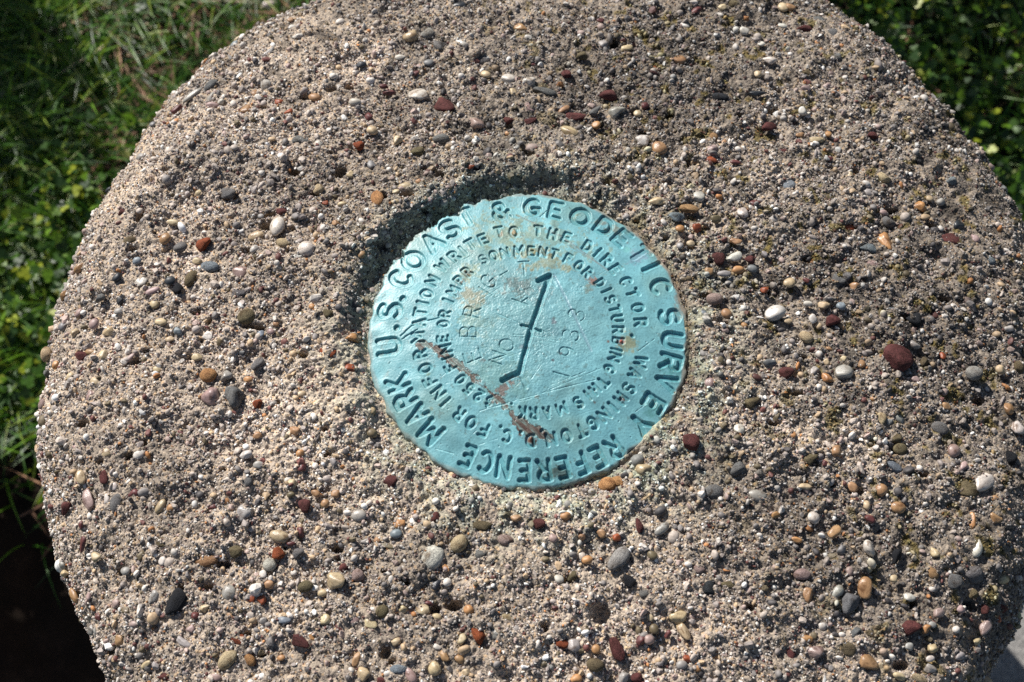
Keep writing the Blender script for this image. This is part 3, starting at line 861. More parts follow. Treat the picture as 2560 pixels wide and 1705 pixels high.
def grains(name, n, rmin, rmax, power, lift, white=0.0):
    f = np.searchsorted(cum, rng.random(n)).clip(0, len(cf) - 1)
    u, v = rng.random((n, 1)), rng.random((n, 1))
    q = quads[f]
    p = (q[:, 0] * (1 - u) * (1 - v) + q[:, 1] * u * (1 - v) + q[:, 2] * u * v + q[:, 3] * (1 - u) * v)
    rad = rmin + (rmax - rmin) * rng.random(n) ** power
    keep = np.ones(n, bool)
    if rmax > 0.0005:
        tk = np.array(taken)
        for i in range(0, n, 4000):
            d = np.hypot(p[i:i + 4000, None, 0] - tk[None, :, 0], p[i:i + 4000, None, 1] - tk[None, :, 1])
            keep[i:i + 4000] = ~(d < tk[None, :, 2] * 0.85 + rad[i:i + 4000, None] * 0.5).any(1)
    for (qx, qy, sx, sy) in pit_xy:
        keep &= ~(((p[:, 0] - qx) / sx) ** 2 + ((p[:, 1] - qy) / sy) ** 2 < 1.1)
    dn = sample(CN2, 0.001, p[:, 0] + 0.07, p[:, 1] + 0.03) + 0.7 * sample(CN3, 0.0006, p[:, 0], p[:, 1] + 0.1)
    keep &= rng.random(n) < np.clip(0.86 + (0.22 if rmax < 0.0005 else 0.35) * dn, 0.12, 1)
    p, rad, f = p[keep], rad[keep], f[keep]
    n = len(p)
    ci_ = rng.choice(len(gpc), n, p=gpw)
    c = gpc[ci_] * rng.uniform(0.8, 1.15, (n, 1))
    zone = stain_and_shade_colour(p[:, 0], p[:, 1], n) / np.array(lin(176, 164, 150))
    zone = zone if rmax < 0.0005 else zone ** 0.55
    c = np.clip(c * zone, 0, 0.9)
    s = rad[:, None] * rng.uniform(0.5, 1.35, (n, 3))
    p = p + fn[f] * (rad[:, None] * lift * rng.uniform(-0.3, 1, (n, 1)))
    rot = rng.uniform(0, 2 * PI, (n, 3))
    me = bpy.data.meshes.new(name)
    me.vertices.add(n)
    me.vertices.foreach_set('co', p.astype(np.float32).ravel())
    at = me.attributes.new('rot', 'FLOAT_VECTOR', 'POINT')
    at.data.foreach_set('vector', rot.astype(np.float32).ravel())
    at = me.attributes.new('scl', 'FLOAT_VECTOR', 'POINT')
    at.data.foreach_set('vector', s.astype(np.float32).ravel())
    at = me.attributes.new('idx', 'INT', 'POINT')
    at.data.foreach_set('value', rng.integers(0, 10, n).astype(np.int32))
    at = me.attributes.new('col', 'FLOAT_COLOR', 'POINT')
    cc = np.ones((n, 4), np.float32)
    cc[:, :3] = c
    at.data.foreach_set('color', cc.ravel())
    o = link(name, me, M_GRAIN, mon)
    o['kind'] = 'stuff'
    md = o.modifiers.new('scatter', 'NODES')
    md.node_group = ng
    return o


grains('sand', 230000, 0.00014, 0.00044, 1.4, 0.7)
grains('gravel', 28000, 0.00042, 0.0011, 2.4, 0.45)
grains('small_gravel', 900, 0.0010, 0.0018, 2.0, 0.1)

# the photo's remaining stones, joined
bm_v, bm_f, bm_c = [], [], []
off = 0
for q in rest:
    r = put_stone(*q)
    if r is None:
        continue
    R, loc, scl, colr, kind = r
    v, f = stone_shape('angular' if kind in ('angular', 'chip') else 'round', 3, random.randrange(40))
    Mx = np.array(R)
    v = (v * np.array(scl)) @ Mx.T + np.array(loc)
    bm_v.append(v)
    bm_f.append(f + off)
    bm_c.append(np.tile(colr, (len(v), 1)))
    off += len(v)
if bm_v:
    mm, mnt, mb = new_mat('small_stone')
    at = N(mnt, 'ShaderNodeAttribute', attribute_name='col')
    gg = N(mnt, 'ShaderNodeNewGeometry')
    nn = tex(mnt, 'ShaderNodeTexNoise', 900, gg.outputs['Position'], Detail=4.0)
    mnt.links.new(mixcol(mnt, 1.0, at.outputs['Color'], ramp(mnt, nn.outputs[0], [(0.3, (0.65, 0.62, 0.6)), (0.65, (1.15, 1.15, 1.15))]), 'MULTIPLY'), mb.inputs['Base Color'])
    mb.inputs['Roughness'].default_value = 0.5
    o = link('small_pebbles', np_mesh('small_pebbles', np.vstack(bm_v), np.vstack(bm_f), True, np.vstack(bm_c)), mm, mon)
    o['kind'] = 'stuff'

# ------------------------------------------------------------------ the bronze disc
CELL = 0.00012
RD = 0.0452
g1 = np.arange(-0.0468, 0.0468 + CELL, CELL)
GX, GY = np.meshgrid(g1, g1, indexing='ij')
GR = np.hypot(GX, GY)
GT = np.arctan2(GY, GX)
DN = noise_field(1024, 0.00012, [(0.02, 1.0), (0.006, 0.7)], 31)
DF = noise_field(1024, 0.00012, [(0.0022, 1.0), (0.0009, 0.8), (0.00045, 0.6)], 32)
SAG = 0.0046


def dome(r):
    return SAG * (1 - (np.minimum(r, 0.05) / 0.045) ** 2)


def zp(x1, y1):
    """pixel of the enlarged disc picture -> point in the disc's plane, on the dome"""
    px, py = 900 + x1 / 2.0107, 460 + y1 / 2.0107
    z = 0.0
    for _ in range(4):
        x, y = onplane(px, py, z)
        z = float(dome(math.hypot(x, y)))
    return float(x), float(y)


DEPTH = np.zeros_like(GX)
RAISE = np.zeros_like(GX)
LID = np.zeros(GX.shape, int)


def arc(cx, cy, rx, ry, a0, a1, n=12):
    return [(cx + rx * math.cos(math.radians(a0 + (a1 - a0) * i / n)), cy + ry * math.sin(math.radians(a0 + (a1 - a0) * i / n))) for i in range(n + 1)]


def glyph(ch, w=0.62):
    h = w
    G = {
     'A': [[(0, 0), (h / 2, 1), (h, 0)], [(h * .2, .33), (h * .8, .33)]],
     'B': [[(0, 0), (0, 1), (h * .55, 1)] + arc(h * .55, .76, h * .4, .24, 90, -90, 8) + [(0, .52)], [(h * .55, .52)] + arc(h * .55, .26, h * .45, .26, 90, -90, 8) + [(0, 0)]],
     'C': [arc(h * .52, .5, h * .52, .5, 48, 312, 18)],
     'D': [[(0, 0), (0, 1), (h * .4, 1)] + arc(h * .4, .5, h * .6, .5, 90, -90, 12) + [(0, 0)]],
     'E': [[(h * .95, 1), (0, 1), (0, 0), (h * .95, 0)], [(0, .5), (h * .75, .5)]],
     'F': [[(h * .95, 1), (0, 1), (0, 0)], [(0, .5), (h * .75, .5)]],
     'G': [arc(h * .52, .5, h * .52, .5, 50, 335, 18) + [(h * 1.0, .42), (h * .55, .42)]],
     'H': [[(0, 0), (0, 1)], [(h, 0), (h, 1)], [(0, .5), (h, .5)]],
     'I': [[(h / 2, 0), (h / 2, 1)]],
     'K': [[(0, 0), (0, 1)], [(h, 1), (0, .42)], [(h * .3, .58), (h, 0)]],
     'M': [[(-.05, 0), (0, 1), (h * .55, .3), (h * 1.1, 1), (h * 1.15, 0)]],
     'N': [[(0, 0), (0, 1), (h, 0), (h, 1)]],
     'O': [arc(h / 2, .5, h * .56, .5, 0, 360, 24)],
     'P': [[(0, 0), (0, 1), (h * .5, 1)] + arc(h * .5, .74, h * .45, .26, 90, -90, 8) + [(0, .48)]],
     'R': [[(0, 0), (0, 1), (h * .5, 1)] + arc(h * .5, .74, h * .45, .26, 90, -90, 8) + [(0, .48)], [(h * .45, .48), (h, 0)]],
     'S': [arc(h * .5, .745, h * .46, .255, 35, 270, 12)[:-1] + arc(h * .5, .255, h * .5, .255, 90, -145, 12)],
     'T': [[(-.02, 1), (h + .02, 1)], [(h / 2, 1), (h / 2, 0)]],
     'U': [[(0, 1), (0, .35)] + arc(h / 2, .33, h / 2, .33, 180, 360, 12) + [(h, 1)]],
     'V': [[(0, 1), (h / 2, 0), (h, 1)]],
     'W': [[(-.05, 1), (h * .2, 0), (h * .55, .75), (h * .9, 0), (h * 1.15, 1)]],
     'Y': [[(0, 1), (h / 2, .48), (h, 1)], [(h / 2, .48), (h / 2, 0)]],
     '&': [arc(h * .42, .77, h * .3, .23, -60, 245, 12) + [(h * 1.05, 0)], [(h * 1.05, .42)] + arc(h * .45, .27, h * .45, .27, -10, -270, 12)],
     '.': [[(h * .4, 0.02), (h * .42, 0.02)]],
     ',': [[(h * .45, 0.08), (h * .3, -.12)]],
     '$': [arc(h * .5, .70, h * .42, .2, 35, 270, 10)[:-1] + arc(h * .5, .30, h * .45, .2, 90, -145, 10), [(h / 2, 1.05), (h / 2, -.05)]],
     '0': [arc(h / 2, .5, h * .48, .5, 0, 360, 22)],
     '1': [[(h * .3, 1), (h * .3, 0)]],
     '2': [arc(h * .5, .72, h * .45, .28, 160, -35, 10) + [(0, 0), (h, 0)]],
     '3': [arc(h * .45, .75, h * .42, .25, 150, -90, 10), arc(h * .45, .26, h * .48, .26, 90, -150, 10)],
     '5': [[(h * .9, 1), (h * .1, 1), (h * .05, .52)] + arc(h * .45, .3, h * .48, .3, 120, -145, 12)],
     '9': [arc(h * .5, .72, h * .42, .28, 0, 360, 16), arc(h * .42, .62, h * .5, .62, 10, -75, 8)],
    }
    return G[ch]


def stroke_dist(px, py, lines):
    d = np.full(px.shape, 1.0)
    for ln in lines:
        for (x0, y0), (x1, y1) in zip(ln[:-1], ln[1:]):
            vx, vy = x1 - x0, y1 - y0
            L2 = vx * vx + vy * vy + 1e-18
            t = np.clip(((px - x0) * vx + (py - y0) * vy) / L2, 0, 1)
            d = np.minimum(d, np.hypot(px - x0 - t * vx, py - y0 - t * vy))
    return d


letter_n = [0]
names = {}


def carve(lines, halfw, depth, edge, name, hollow=0.0, faint=None):
    """press a stroke shape (points in metres in the disc plane) into the height grid"""
    allp = np.array([p for l in lines for p in l])
    m = halfw + hollow + 0.0008
    i0, i1 = np.searchsorted(g1, [allp[:, 0].min() - m, allp[:, 0].max() + m])
    j0, j1 = np.searchsorted(g1, [allp[:, 1].min() - m, allp[:, 1].max() + m])
    i0, j0 = max(i0, 0), max(j0, 0)
    sx, sy = GX[i0:i1, j0:j1], GY[i0:i1, j0:j1]
    if sx.size == 0:
        return
    nz = sample(DN, 0.00012, sx * 3, sy * 3)
    d = stroke_dist(sx, sy, lines) + 0.00004 * nz
    if hollow:
        d = np.abs(d - hollow)
    dep = depth * smooth((halfw - d) / edge + 0.35)
    if faint is not None:
        dep = dep * faint
    DEPTH[i0:i1, j0:j1] = np.maximum(DEPTH[i0:i1, j0:j1], dep)
    RAISE[i0:i1, j0:j1] = np.maximum(RAISE[i0:i1, j0:j1], 0.05 * depth * np.exp(-((d - halfw - 0.00035) / 0.00022) ** 2))
    if name:
        letter_n[0] += 1
        sub = LID[i0:i1, j0:j1]
        sub[(d < halfw + 0.00022)] = letter_n[0]
        names[letter_n[0]] = name


CX0, CY0 = -0.0004, 0.0


def ring_letter(ch, x1, y1, h, w, halfw, depth, faint=None, rot=0.0, up=None):
    x, y = zp(x1, y1)
    if up is None:
        t = math.atan2(y - CY0, x - CX0) + math.radians(rot)
    else:
        t = math.radians(up)
    ux, uy = math.cos(t), math.sin(t)          # letter's up
    rx, ry = uy, -ux                           # letter's right
    out = []
    for ln in glyph(ch):
        o2 = []
        for (a, b) in ln:
            a = (a - 0.31) * w / 0.62
            bb = (b - 0.5) * h
            o2.append((x + rx * a + ux * bb, y + ry * a + uy * bb))
        out.append(o2)
    carve(out, halfw, depth, min(0.00050, halfw * 0.8), 'letter', faint=faint)


OUTER = [('U', 145, 815), ('.', 186, 716), ('S', 150, 637), ('.', 218, 572), ('C', 205, 475), ('O', 268, 385), ('A', 362, 292), ('S', 452, 226),
         ('T', 535, 165), ('&', 706, 133), ('G', 868, 116), ('E', 985, 133), ('O', 1108, 164), ('D', 1228, 212), ('E', 1318, 272), ('T', 1408, 352),
         ('I', 1466, 415), ('C', 1512, 515), ('S', 1556, 665), ('U', 1572, 785), ('R', 1562, 895), ('V', 1540, 992), ('E', 1476, 1103), ('Y', 1412, 1205),
         ('R', 1278, 1325), ('E', 1195, 1372), ('F', 1110, 1404), ('E', 1020, 1426), ('R', 925, 1440), ('E', 825, 1440), ('N', 722, 1422), ('C', 632, 1396),
         ('E', 540, 1366), ('M', 358, 1247), ('A', 283, 1162), ('R', 226, 1083), ('K', 190, 1000)]
MIDDLE = [('F', 621, 1236), ('O', 559, 1198), ('R', 498, 1157), ('I', 431, 1095), ('N', 395, 1047), ('F', 352, 990), ('O', 328, 926), ('R', 303, 854),
          ('M', 292, 772), ('A', 297, 697), ('T', 303, 644), ('I', 315, 597), ('O', 336, 551), ('N', 364, 487), ('W', 413, 410), ('R', 474, 362), ('I', 516, 335),
          ('T', 556, 303), ('E', 620, 277), ('T', 700, 240), ('O', 774, 240), ('T', 896, 235), ('H', 968, 251), ('E', 1040, 268), ('D', 1145, 312),
          ('I', 1196, 344), ('R', 1242, 382), ('E', 1286, 428), ('C', 1337, 490), ('T', 1371, 548), ('O', 1397, 621), ('R', 1412, 695), (',', 1380, 769),
          ('W', 1412, 893), ('A', 1383, 956), ('S', 1353, 1027), ('H', 1312, 1078), ('I', 1272, 1120), ('N', 1228, 1160), ('G', 1170, 1202), ('T', 1112, 1240),
          ('O', 1038, 1265), ('N', 962, 1282), (',', 912, 1250), ('D', 857, 1290), ('.', 806, 1258), ('C', 740, 1268), ('.', 703, 1228)]
INNER = [('$', 650, 1092), ('2', 597, 1062), ('5', 549, 1028), ('0', 505, 982), ('F', 455, 920), ('I', 441, 872), ('N', 432, 828), ('E', 418, 777),
         ('O', 418, 703), ('R', 426, 652), ('I', 444, 585), ('M', 469, 537), ('P', 500, 482), ('R', 538, 441), ('I', 578, 408), ('S', 620, 380), ('O', 672, 359),
         ('N', 730, 345), ('M', 797, 335), ('E', 862, 337), ('N', 920, 341), ('T', 978, 350), ('F', 1047, 374), ('O', 1101, 407), ('R', 1146, 442),
         ('D', 1207, 497), ('I', 1240, 535), ('S', 1260, 580), ('T', 1282, 628), ('U', 1294, 676), ('R', 1299, 731), ('B', 1299, 787), ('I', 1290, 832),
         ('N', 1280, 870), ('G', 1256, 929), ('T', 1222, 996), ('H', 1182, 1033), ('I', 1145, 1063), ('S', 1099, 1098), ('M', 1017, 1128), ('A', 942, 1149),
         ('R', 873, 1152), ('K', 818, 1149), ('.', 758, 1113)]
FAINT = {(1408, 352): 0.5, (516, 335): 0.55, (578, 408): 0.12, (620, 380): 0.6, (352, 990): 0.8, (535, 165): 0.85, (1318, 272): 0.85}
for ch, x1, y1 in OUTER:
    dot = ch == '.'
    if x1 < 500 and y1 < 900:
        h_, w_, k_ = 0.0059, 0.0040, 0.00084
    elif x1 < 420:
        h_, w_, k_ = 0.0056, 0.0032, 0.00080
    elif y1 > 1290:
        h_, w_, k_ = 0.0053, 0.0030, 0.00068
    else:
        h_, w_, k_ = 0.0053, 0.0039, 0.00078
    ring_letter(ch, x1, y1, 0.0 if dot else h_, w_ * (1.12 if ch in 'MO' else 0.85 if ch in 'EFT' else 1), k_ if not dot else 0.00095, 0.00074, FAINT.get((x1, y1)))
for ch, x1, y1 in MIDDLE:
    dot = ch in '.,'
    ring_letter(ch, x1, y1, 0.0012 if dot else 0.0032, 0.0019 * (1.2 if ch in 'MNW' else 1), 0.00050 if not dot else 0.0005, 0.00052, FAINT.get((x1, y1)))
for ch, x1, y1 in INNER:
    dot = ch in '.,'
    ring_letter(ch, x1, y1, 0.0012 if dot else 0.0029, 0.0016 * (1.25 if ch in 'MN' else 1), 0.00043, 0.00050, FAINT.get((x1, y1)))

# arrow with its cross bar
Z_ = lambda *p: [zp(*q) for q in p]
carve([Z_((953, 462), (862, 722), (803, 945)), Z_((953, 458), (897, 486)), Z_((803, 945), (716, 986))], 0.00078, 0.00105, 0.00050, 'arrow')
carve([Z_((812, 708), (862, 722)), Z_((862, 724), (908, 738))], 0.00045, 0.0007, 0.0003, None)
carve([Z_((958, 466), (985, 512))], 0.00035, 0.00018, 0.0003, None)
carve([Z_((802, 950), (836, 1022))], 0.00055, 0.0003, 0.0005, None)


# thin hand-stamped letters
def stamped(ch, x1, y1, h, w, up, hollow=0.0):
    hollow = 0.0
    x, y = zp(x1, y1)
    t = math.radians(up)
    ux, uy = math.cos(t), math.sin(t)
    rx, ry = uy, -ux
    out = [[(x + rx * (a - .31) * w / .62 + ux * (b - .5) * h, y + ry * (a - .31) * w / .62 + uy * (b - .5) * h) for (a, b) in ln] for ln in glyph(ch)]
    carve(out, 0.00019, 0.00030, 0.00018, 'letter', hollow=hollow)


for ch, x1, y1, up in [('E', 565, 862, 200), ('B', 545, 742, 178), ('R', 563, 640, 165), ('I', 630, 538, 142), ('G', 645, 490, 138), ('T', 825, 425, 94)]:
    stamped(ch, x1, y1, 0.0046, 0.0030, up, 0.0 if ch in 'IE' else 0.00022)
carve([Z_((703, 460), (742, 437))], 0.00014, 0.0003, 0.00016, 'letter')
for ch, x1, y1, up in [('N', 690, 872, 160), ('O', 737, 808, 158)]:
    stamped(ch, x1, y1, 0.0040, 0.0030, up, 0.00015)
carve([Z_((765, 578), (845, 606)), Z_((845, 570), (815, 590))], 0.0002, 0.0003, 0.0002, 'letter')
carve([Z_((770, 755), (822, 757)), Z_((772, 768), (822, 771))], 0.00010, 0.00016, 0.00012, None)
for ch, x1, y1, up in [('1', 1015, 946, 165), ('9', 1045, 845, 165), ('3', 1060, 757, 166), ('3', 1090, 655, 160)]:
    stamped(ch, x1, y1, 0.0046, 0.0030, up, 0.0 if ch == '1' else 0.00018)

# scratches
SCR = [((790, 158), (1010, 262), 0.00016, 0.00012), ((1010, 262), (1245, 435), 0.00022, 0.00014), ((1000, 280), (1200, 402), 0.00012, 0.0001),
       ((975, 455), (1162, 838), 0.00030, 0.00010), ((205, 762), (262, 712), 0.00022, 0.0003), ((262, 712), (410, 668), 0.00018, 0.0003), ((210, 780), (290, 730), 0.0002, 0.0003),
       ((690, 652), (805, 700), 0.00012, 0.00014), ((600, 1140), (1180, 985), 0.00014, 0.00012), ((820, 1092), (1215, 925), 0.0001, 0.0001), ((640, 1128), (900, 1070), 0.0001, 0.0001),
       ((905, 165), (945, 130), 0.00016, 0.00022), ((960, 1010), (1130, 945), 0.0001, 0.00012), ((860, 980), (910, 910), 0.00012, 0.00015), ((1600, 770), (1660, 715), 0.0001, 0.0001),
       ((1385, 1145), (1440, 1105), 0.00012, 0.00015), ((1400, 840), (1480, 780), 0.0001, 0.00012), ((380, 1330), (470, 1355), 0.00012, 0.00014), ((600, 1310), (690, 1280), 0.0001, 0.0001),
       ((862, 760), (1000, 790), 0.00014, 0.00012), ((900, 790), (990, 800), 0.0001, 0.0001), ((1560, 560), (1600, 620), 0.0001, 0.0001), ((930, 560), (985, 660), 0.0001, 0.00008)]
for a_, b2, hw, dp in SCR:
    carve([Z_(a_, b2)], hw, dp, 0.00016, None)
for _ in range(70):
    r_ = 0.042 * math.sqrt(random.random())
    t_ = random.random() * 2 * PI
    x, y = r_ * math.cos(t_), r_ * math.sin(t_)
    t_ = random.choice([random.gauss(0.45, 0.25), random.gauss(0.45, 0.25), random.random() * PI])
    l_ = random.uniform(0.001, 0.009)
    carve([[(x, y), (x + l_ * math.cos(t_), y + l_ * math.sin(t_))]], 0.00006, random.uniform(0.00003, 0.00009), 0.0001, None)
for _ in range(110):      # small dents
    r_ = 0.043 * math.sqrt(random.random())
    t_ = random.random() * 2 * PI
    x, y = r_ * math.cos(t_), r_ * math.sin(t_)
    carve([[(x, y), (x + 1e-5, y)]], random.uniform(0.00008, 0.0002), random.uniform(0.00006, 0.0002), 0.00015, None)

edge_r = (RD + 0.00022 * np.sin(GT * 17) + 0.00016 * np.sin(GT * 41 + 2) + 0.00018 * sample(DN, 0.00012, GX * 2, GY * 2)
          + 0.0004 * smooth(1 - angd(GT, 2.2) / 1.0) * sample(DF, 0.00012, GX * .35, GY * .35))
for tc_, wd, am in ((math.radians(118), 0.05, 0.0011), (math.radians(132), 0.04, 0.0009), (math.radians(146), 0.03, 0.0006), (math.radians(-52), 0.06, 0.0010)):
    edge_r -= am * np.exp(-(angd(GT, tc_) / wd) ** 2)
rough_c = np.exp(-(GR / 0.021) ** 6)      # pitted centre
DZ = dome(GR) - DEPTH + RAISE
DZ = DZ + 0.00006 * sample(DN, 0.00012, GX, GY) + (0.000006 + 0.000012 * rough_c) * sample(DF, 0.00012, GX, GY)
# broad pitting left of the arrow and right of its middle
for x1, y1, rr_, am in ((845, 545, 0.0035, 5), (930, 740, 0.003, 4), (905, 830, 0.003, 4), (1040, 640, 0.002, 3), (1110, 520, 0.0025, 4), (455, 300, 0.001, 2), (640, 790, 0.003, 2)):
    x, y = zp(x1, y1)
    DZ -= 0.000022 * am * np.exp(-((GX - x) ** 2 + (GY - y) ** 2) / rr_ ** 2) * (sample(DF, 0.00012, GX * .8 + .01, GY * .8) > 0.3)
over = np.clip((GR - (edge_r - 0.0009)) / 0.0009, 0, 1)
DZ = DZ - 0.00045 * (1 - np.sqrt(1 - over ** 2 + 1e-9))
DZ = DZ - 0.0035 * smooth((GR - edge_r) / 0.00035)

# colours of the disc: patina, brown scrape, rust, grime, painted light and shade
base = np.array(lin(112, 168, 176))
DC = np.tile(base, (*GX.shape, 1))
mot = sample(DN, 0.00012, GX * 0.8 + 0.02, GY * 0.8)
DC *= (1 + 0.07 * mot)[..., None]
grime = smooth((sample(DN, 0.00012, GX * 0.45 + 0.05, GY * 0.45 + 0.01) + 0.1 + 0.9 * np.exp(-(GR / 0.030) ** 4)) / 2.6)
DC = DC * (1 - 0.55 * grime[..., None]) + np.array(lin(112, 146, 140)) * 0.55 * grime[..., None]
DC = DC * (1 + np.array([0.06, 0.0, -0.03]) * smooth((GY - GX) / 0.06)[..., None])  # sunlit upper left of the dome painted slightly paler


def blend(mask, rgb):
    global DC
    mask = np.clip(mask, 0, 1)[..., None]
    DC = DC * (1 - mask) + np.array(lin(*rgb)) * mask


def spot(x1, y1, rmm, rgb, a=0.8, nz=0.5, asp=1.0, ang=0.0):
    x, y = zp(x1, y1)
    dx, dy = GX - x, GY - y
    c, s = math.cos(math.radians(ang)), math.sin(math.radians(ang))
    u, v = (dx * c + dy * s) / asp, -dx * s + dy * c
    d = np.hypot(u, v) / (rmm / 1000)
    d = d + nz * 0.4 * sample(DF, 0.00012, GX * 0.5, GY * 0.5) + nz * 0.25 * sample(DN, 0.00012, GX * 3, GY * 3)
    blend(a * smooth((1.15 - d) / 0.9), rgb)


# faded centre
blend(0.55 * np.exp(-(GR / 0.024) ** 6), (116, 166, 174))
for s_ in ((700, 250, 9, (132, 150, 128), .5), (900, 270, 7, (126, 142, 122), .6, .8, 2.0, -20), (560, 580, 4.5, (136, 130, 100), .75), (560, 700, 4, (125, 150, 135), .6, .8, 1.0, 0),
           (620, 700, 5, (120, 158, 156), .5), (540, 440, 3.5, (150, 160, 130), .6), (800, 510, 3.5, (96, 108, 104), .7, .9, 1.6, -15), (930, 395, 3.0, (140, 140, 110), .6, .6, 2.4, -8),
           (1165, 490, 1.6, (140, 84, 60), .75), (1150, 515, 2.0, (110, 110, 90), .6), (900, 560, 4, (120, 160, 165), .5), (690, 960, 8, (108, 150, 145), .55), (760, 1060, 7, (100, 145, 145), .55),
           (1340, 800, 3.0, (135, 130, 90), .7), (1300, 787, 1.3, (80, 48, 30), .95), (1318, 790, .9, (170, 90, 75), .9), (1250, 790, .6, (110, 70, 50), .8),
           (1322, 1078, 1.2, (75, 42, 28), .95), (858, 1275, 1.8, (130, 78, 44), .95), (870, 1290, 1.0, (40, 26, 18), .95), (805, 1258, .8, (90, 50, 30), .9),
           (775, 245, 1.5, (150, 120, 70), .8), (702, 250, 1.0, (160, 130, 100), .7), (925, 345, 1.7, (110, 92, 50), .85), (868, 335, 1.2, (120, 110, 60), .7), (505, 490, 1.3, (90, 66, 40), .85),
           (540, 450, 1.2, (100, 76, 45), .8), (1345, 297, .8, (100, 50, 34), .9), (1395, 365, 2.6, (126, 158, 172), .9, .4, 1.3, 20), (1340, 330, 1.2, (110, 175, 170), .6),
           (1485, 330, 2.0, (140, 125, 105), .6, .6, 2.5, -50), (1250, 215, 1.6, (120, 110, 90), .6, .6, 3, -30), (340, 955, .8, (110, 130, 90), .5), (335, 912, .6, (90, 90, 60), .5),
           (1180, 1100, .6, (90, 60, 40), .7), (900, 1068, 1.0, (80, 74, 62), .8, .6, 2.0, 5), (735, 1020, 1.6, (116, 92, 84), .8, .8, 2.8, 55), (620, 885, .9, (110, 70, 50), .6),
           (820, 815, 1.0, (110, 110, 120), .5), (1010, 850, .5, (70, 50, 60), .7), (965, 885, .5, (70, 50, 60), .7), (975, 690, .9, (90, 70, 84), .6), (990, 740, 1.5, (80, 120, 130), .5),
           (1010, 1450, 2.2, (60, 66, 56), .75, .9, 1.6, -10), (905, 1440, 1.5, (90, 100, 84), .6), (1150, 1420, 1.8, (80, 110, 105), .4), (1580, 930, 3.6, (66, 128, 128), .6), (1480, 1130, 3, (70, 125, 120), .6),
           (1520, 1170, 1.6, (84, 84, 60), .7), (1600, 600, 1.8, (140, 120, 100), .5, .5, 3, -78), (345, 1180, 0.6, (90, 80, 50), .5), (360, 1130, .6, (110, 110, 70), .5), (400, 1110, .5, (110, 100, 60), .4)):
    spot(*s_)
# the brown scrape across the lower left
SC_L = Z_((312, 806), (350, 806), (405, 850), (470, 890), (540, 945), (600, 995), (655, 1045), (700, 1085), (745, 1130), (790, 1185), (845, 1230), (905, 1262), (950, 1270))
d = stroke_dist(GX, GY, [SC_L])
tpar = (GX - GY) * 1.0
wid = 0.0010 + 0.0003 * np.sin(GX * 900 + GY * 500) + 0.0006 * np.exp(-((GX - SC_L[0][0]) ** 2 + (GY - SC_L[0][1]) ** 2) / 0.0022 ** 2) + 0.0006 * np.exp(-((GX - SC_L[2][0]) ** 2 + (GY - SC_L[2][1]) ** 2) / 0.003 ** 2) + 0.0011 * np.exp(-((GX - SC_L[10][0]) ** 2 + (GY - SC_L[10][1]) ** 2) / 0.0045 ** 2)
wid = wid - 0.0006 * np.exp(-((GX - SC_L[6][0]) ** 2 + (GY - SC_L[6][1]) ** 2) / 0.004 ** 2)
d2_ = d + 0.00034 * sample(DN, 0.00012, GX * 2.5, GY * 2.5) + 0.00010 * sample(DF, 0.00012, GX, GY)
mk = smooth((wid - d2_) / 0.0004)
streak = sample(DF, 0.00012, (GX + GY) * 1.2, (GX - GY) * 0.12)
blend(mk * 0.9, (104, 96, 86))
blend(mk * smooth((streak + 0.2) / 1.2) * 0.75, (84, 58, 50))
blend(mk * smooth((-streak - 0.5) / 1.2) * 0.7, (120, 150, 145))
DZ -= 0.00010 * mk - 0.000025 * mk * streak
blend(0.6 * smooth((0.0005 - np.abs(d - wid * 1.05)) / 0.0005) * (sample(DN, .00012, GX * 3, GY * 3) > .9), (60, 40, 30))
# scratches bright or brown
for a_, b2, hw, dp in SCR[:4]:
    dd = stroke_dist(GX, GY, [Z_(a_, b2)])
    blend(0.55 * smooth((hw * 2.2 - dd) / (hw * 2)), (128, 132, 130) if a_[0] != 975 else (128, 158, 172))
for a_, b2, hw, dp in SCR[4:]:
    dd = stroke_dist(GX, GY, [Z_(a_, b2)])
    blend(0.4 * smooth((hw * 2.0 - dd) / (hw * 2)), (140, 200, 205))
# pale gravelly residue left in some grooves, dark grime specks, brown weathered rim
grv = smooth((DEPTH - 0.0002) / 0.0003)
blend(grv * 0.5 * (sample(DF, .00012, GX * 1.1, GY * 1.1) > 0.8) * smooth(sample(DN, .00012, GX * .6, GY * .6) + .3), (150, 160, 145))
blend(grv * 0.35, (60, 140, 150))  # grooves tinted darker teal, their shade put into the colour
blend(0.35 * (sample(DF, 0.00012, GX * 0.55 + .03, GY * 0.55) > 2.3), (70, 80, 70))
rim = smooth((GR - (edge_r - 0.0011) + 0.0003 * sample(DN, 0.00012, GX * 2, GY * 2)) / 0.0010)
blend(rim * (0.45 + 0.5 * smooth(1 - angd(GT, math.radians(20)) / 1.7)), (140, 128, 112))

n_ = len(g1)
idx = np.arange(n_ * n_).reshape(n_, n_)
inside = GR < 0.0464
fm = inside[:-1, :-1] & inside[1:, :-1] & inside[1:, 1:] & inside[:-1, 1:]
lf = LID[:-1, :-1][fm]
df = np.stack([idx[:-1, :-1], idx[1:, :-1], idx[1:, 1:], idx[:-1, 1:]], -1)[fm]
dco = np.stack([GX, GY, DZ], -1).reshape(-1, 3)
dcl = DC.reshape(-1, 3)
disc = link('survey_disc', None)
tag(disc, 'round turquoise bronze survey disc with stamped lettering and arrow, set into the concrete top', 'survey disc')
link('disc_plate', submesh('disc_plate', dco, df[lf == 0], dcl), M_PATINA, disc)
order = np.argsort(lf, kind='stable')
bounds = np.searchsorted(lf[order], np.arange(1, letter_n[0] + 2))
for i in range(1, letter_n[0] + 1):
    ff = df[order[bounds[i - 1]:bounds[i]]]
    if len(ff) < 4:
        continue
    link(names[i], submesh(names[i], dco, ff, dcl), M_PATINA, disc)

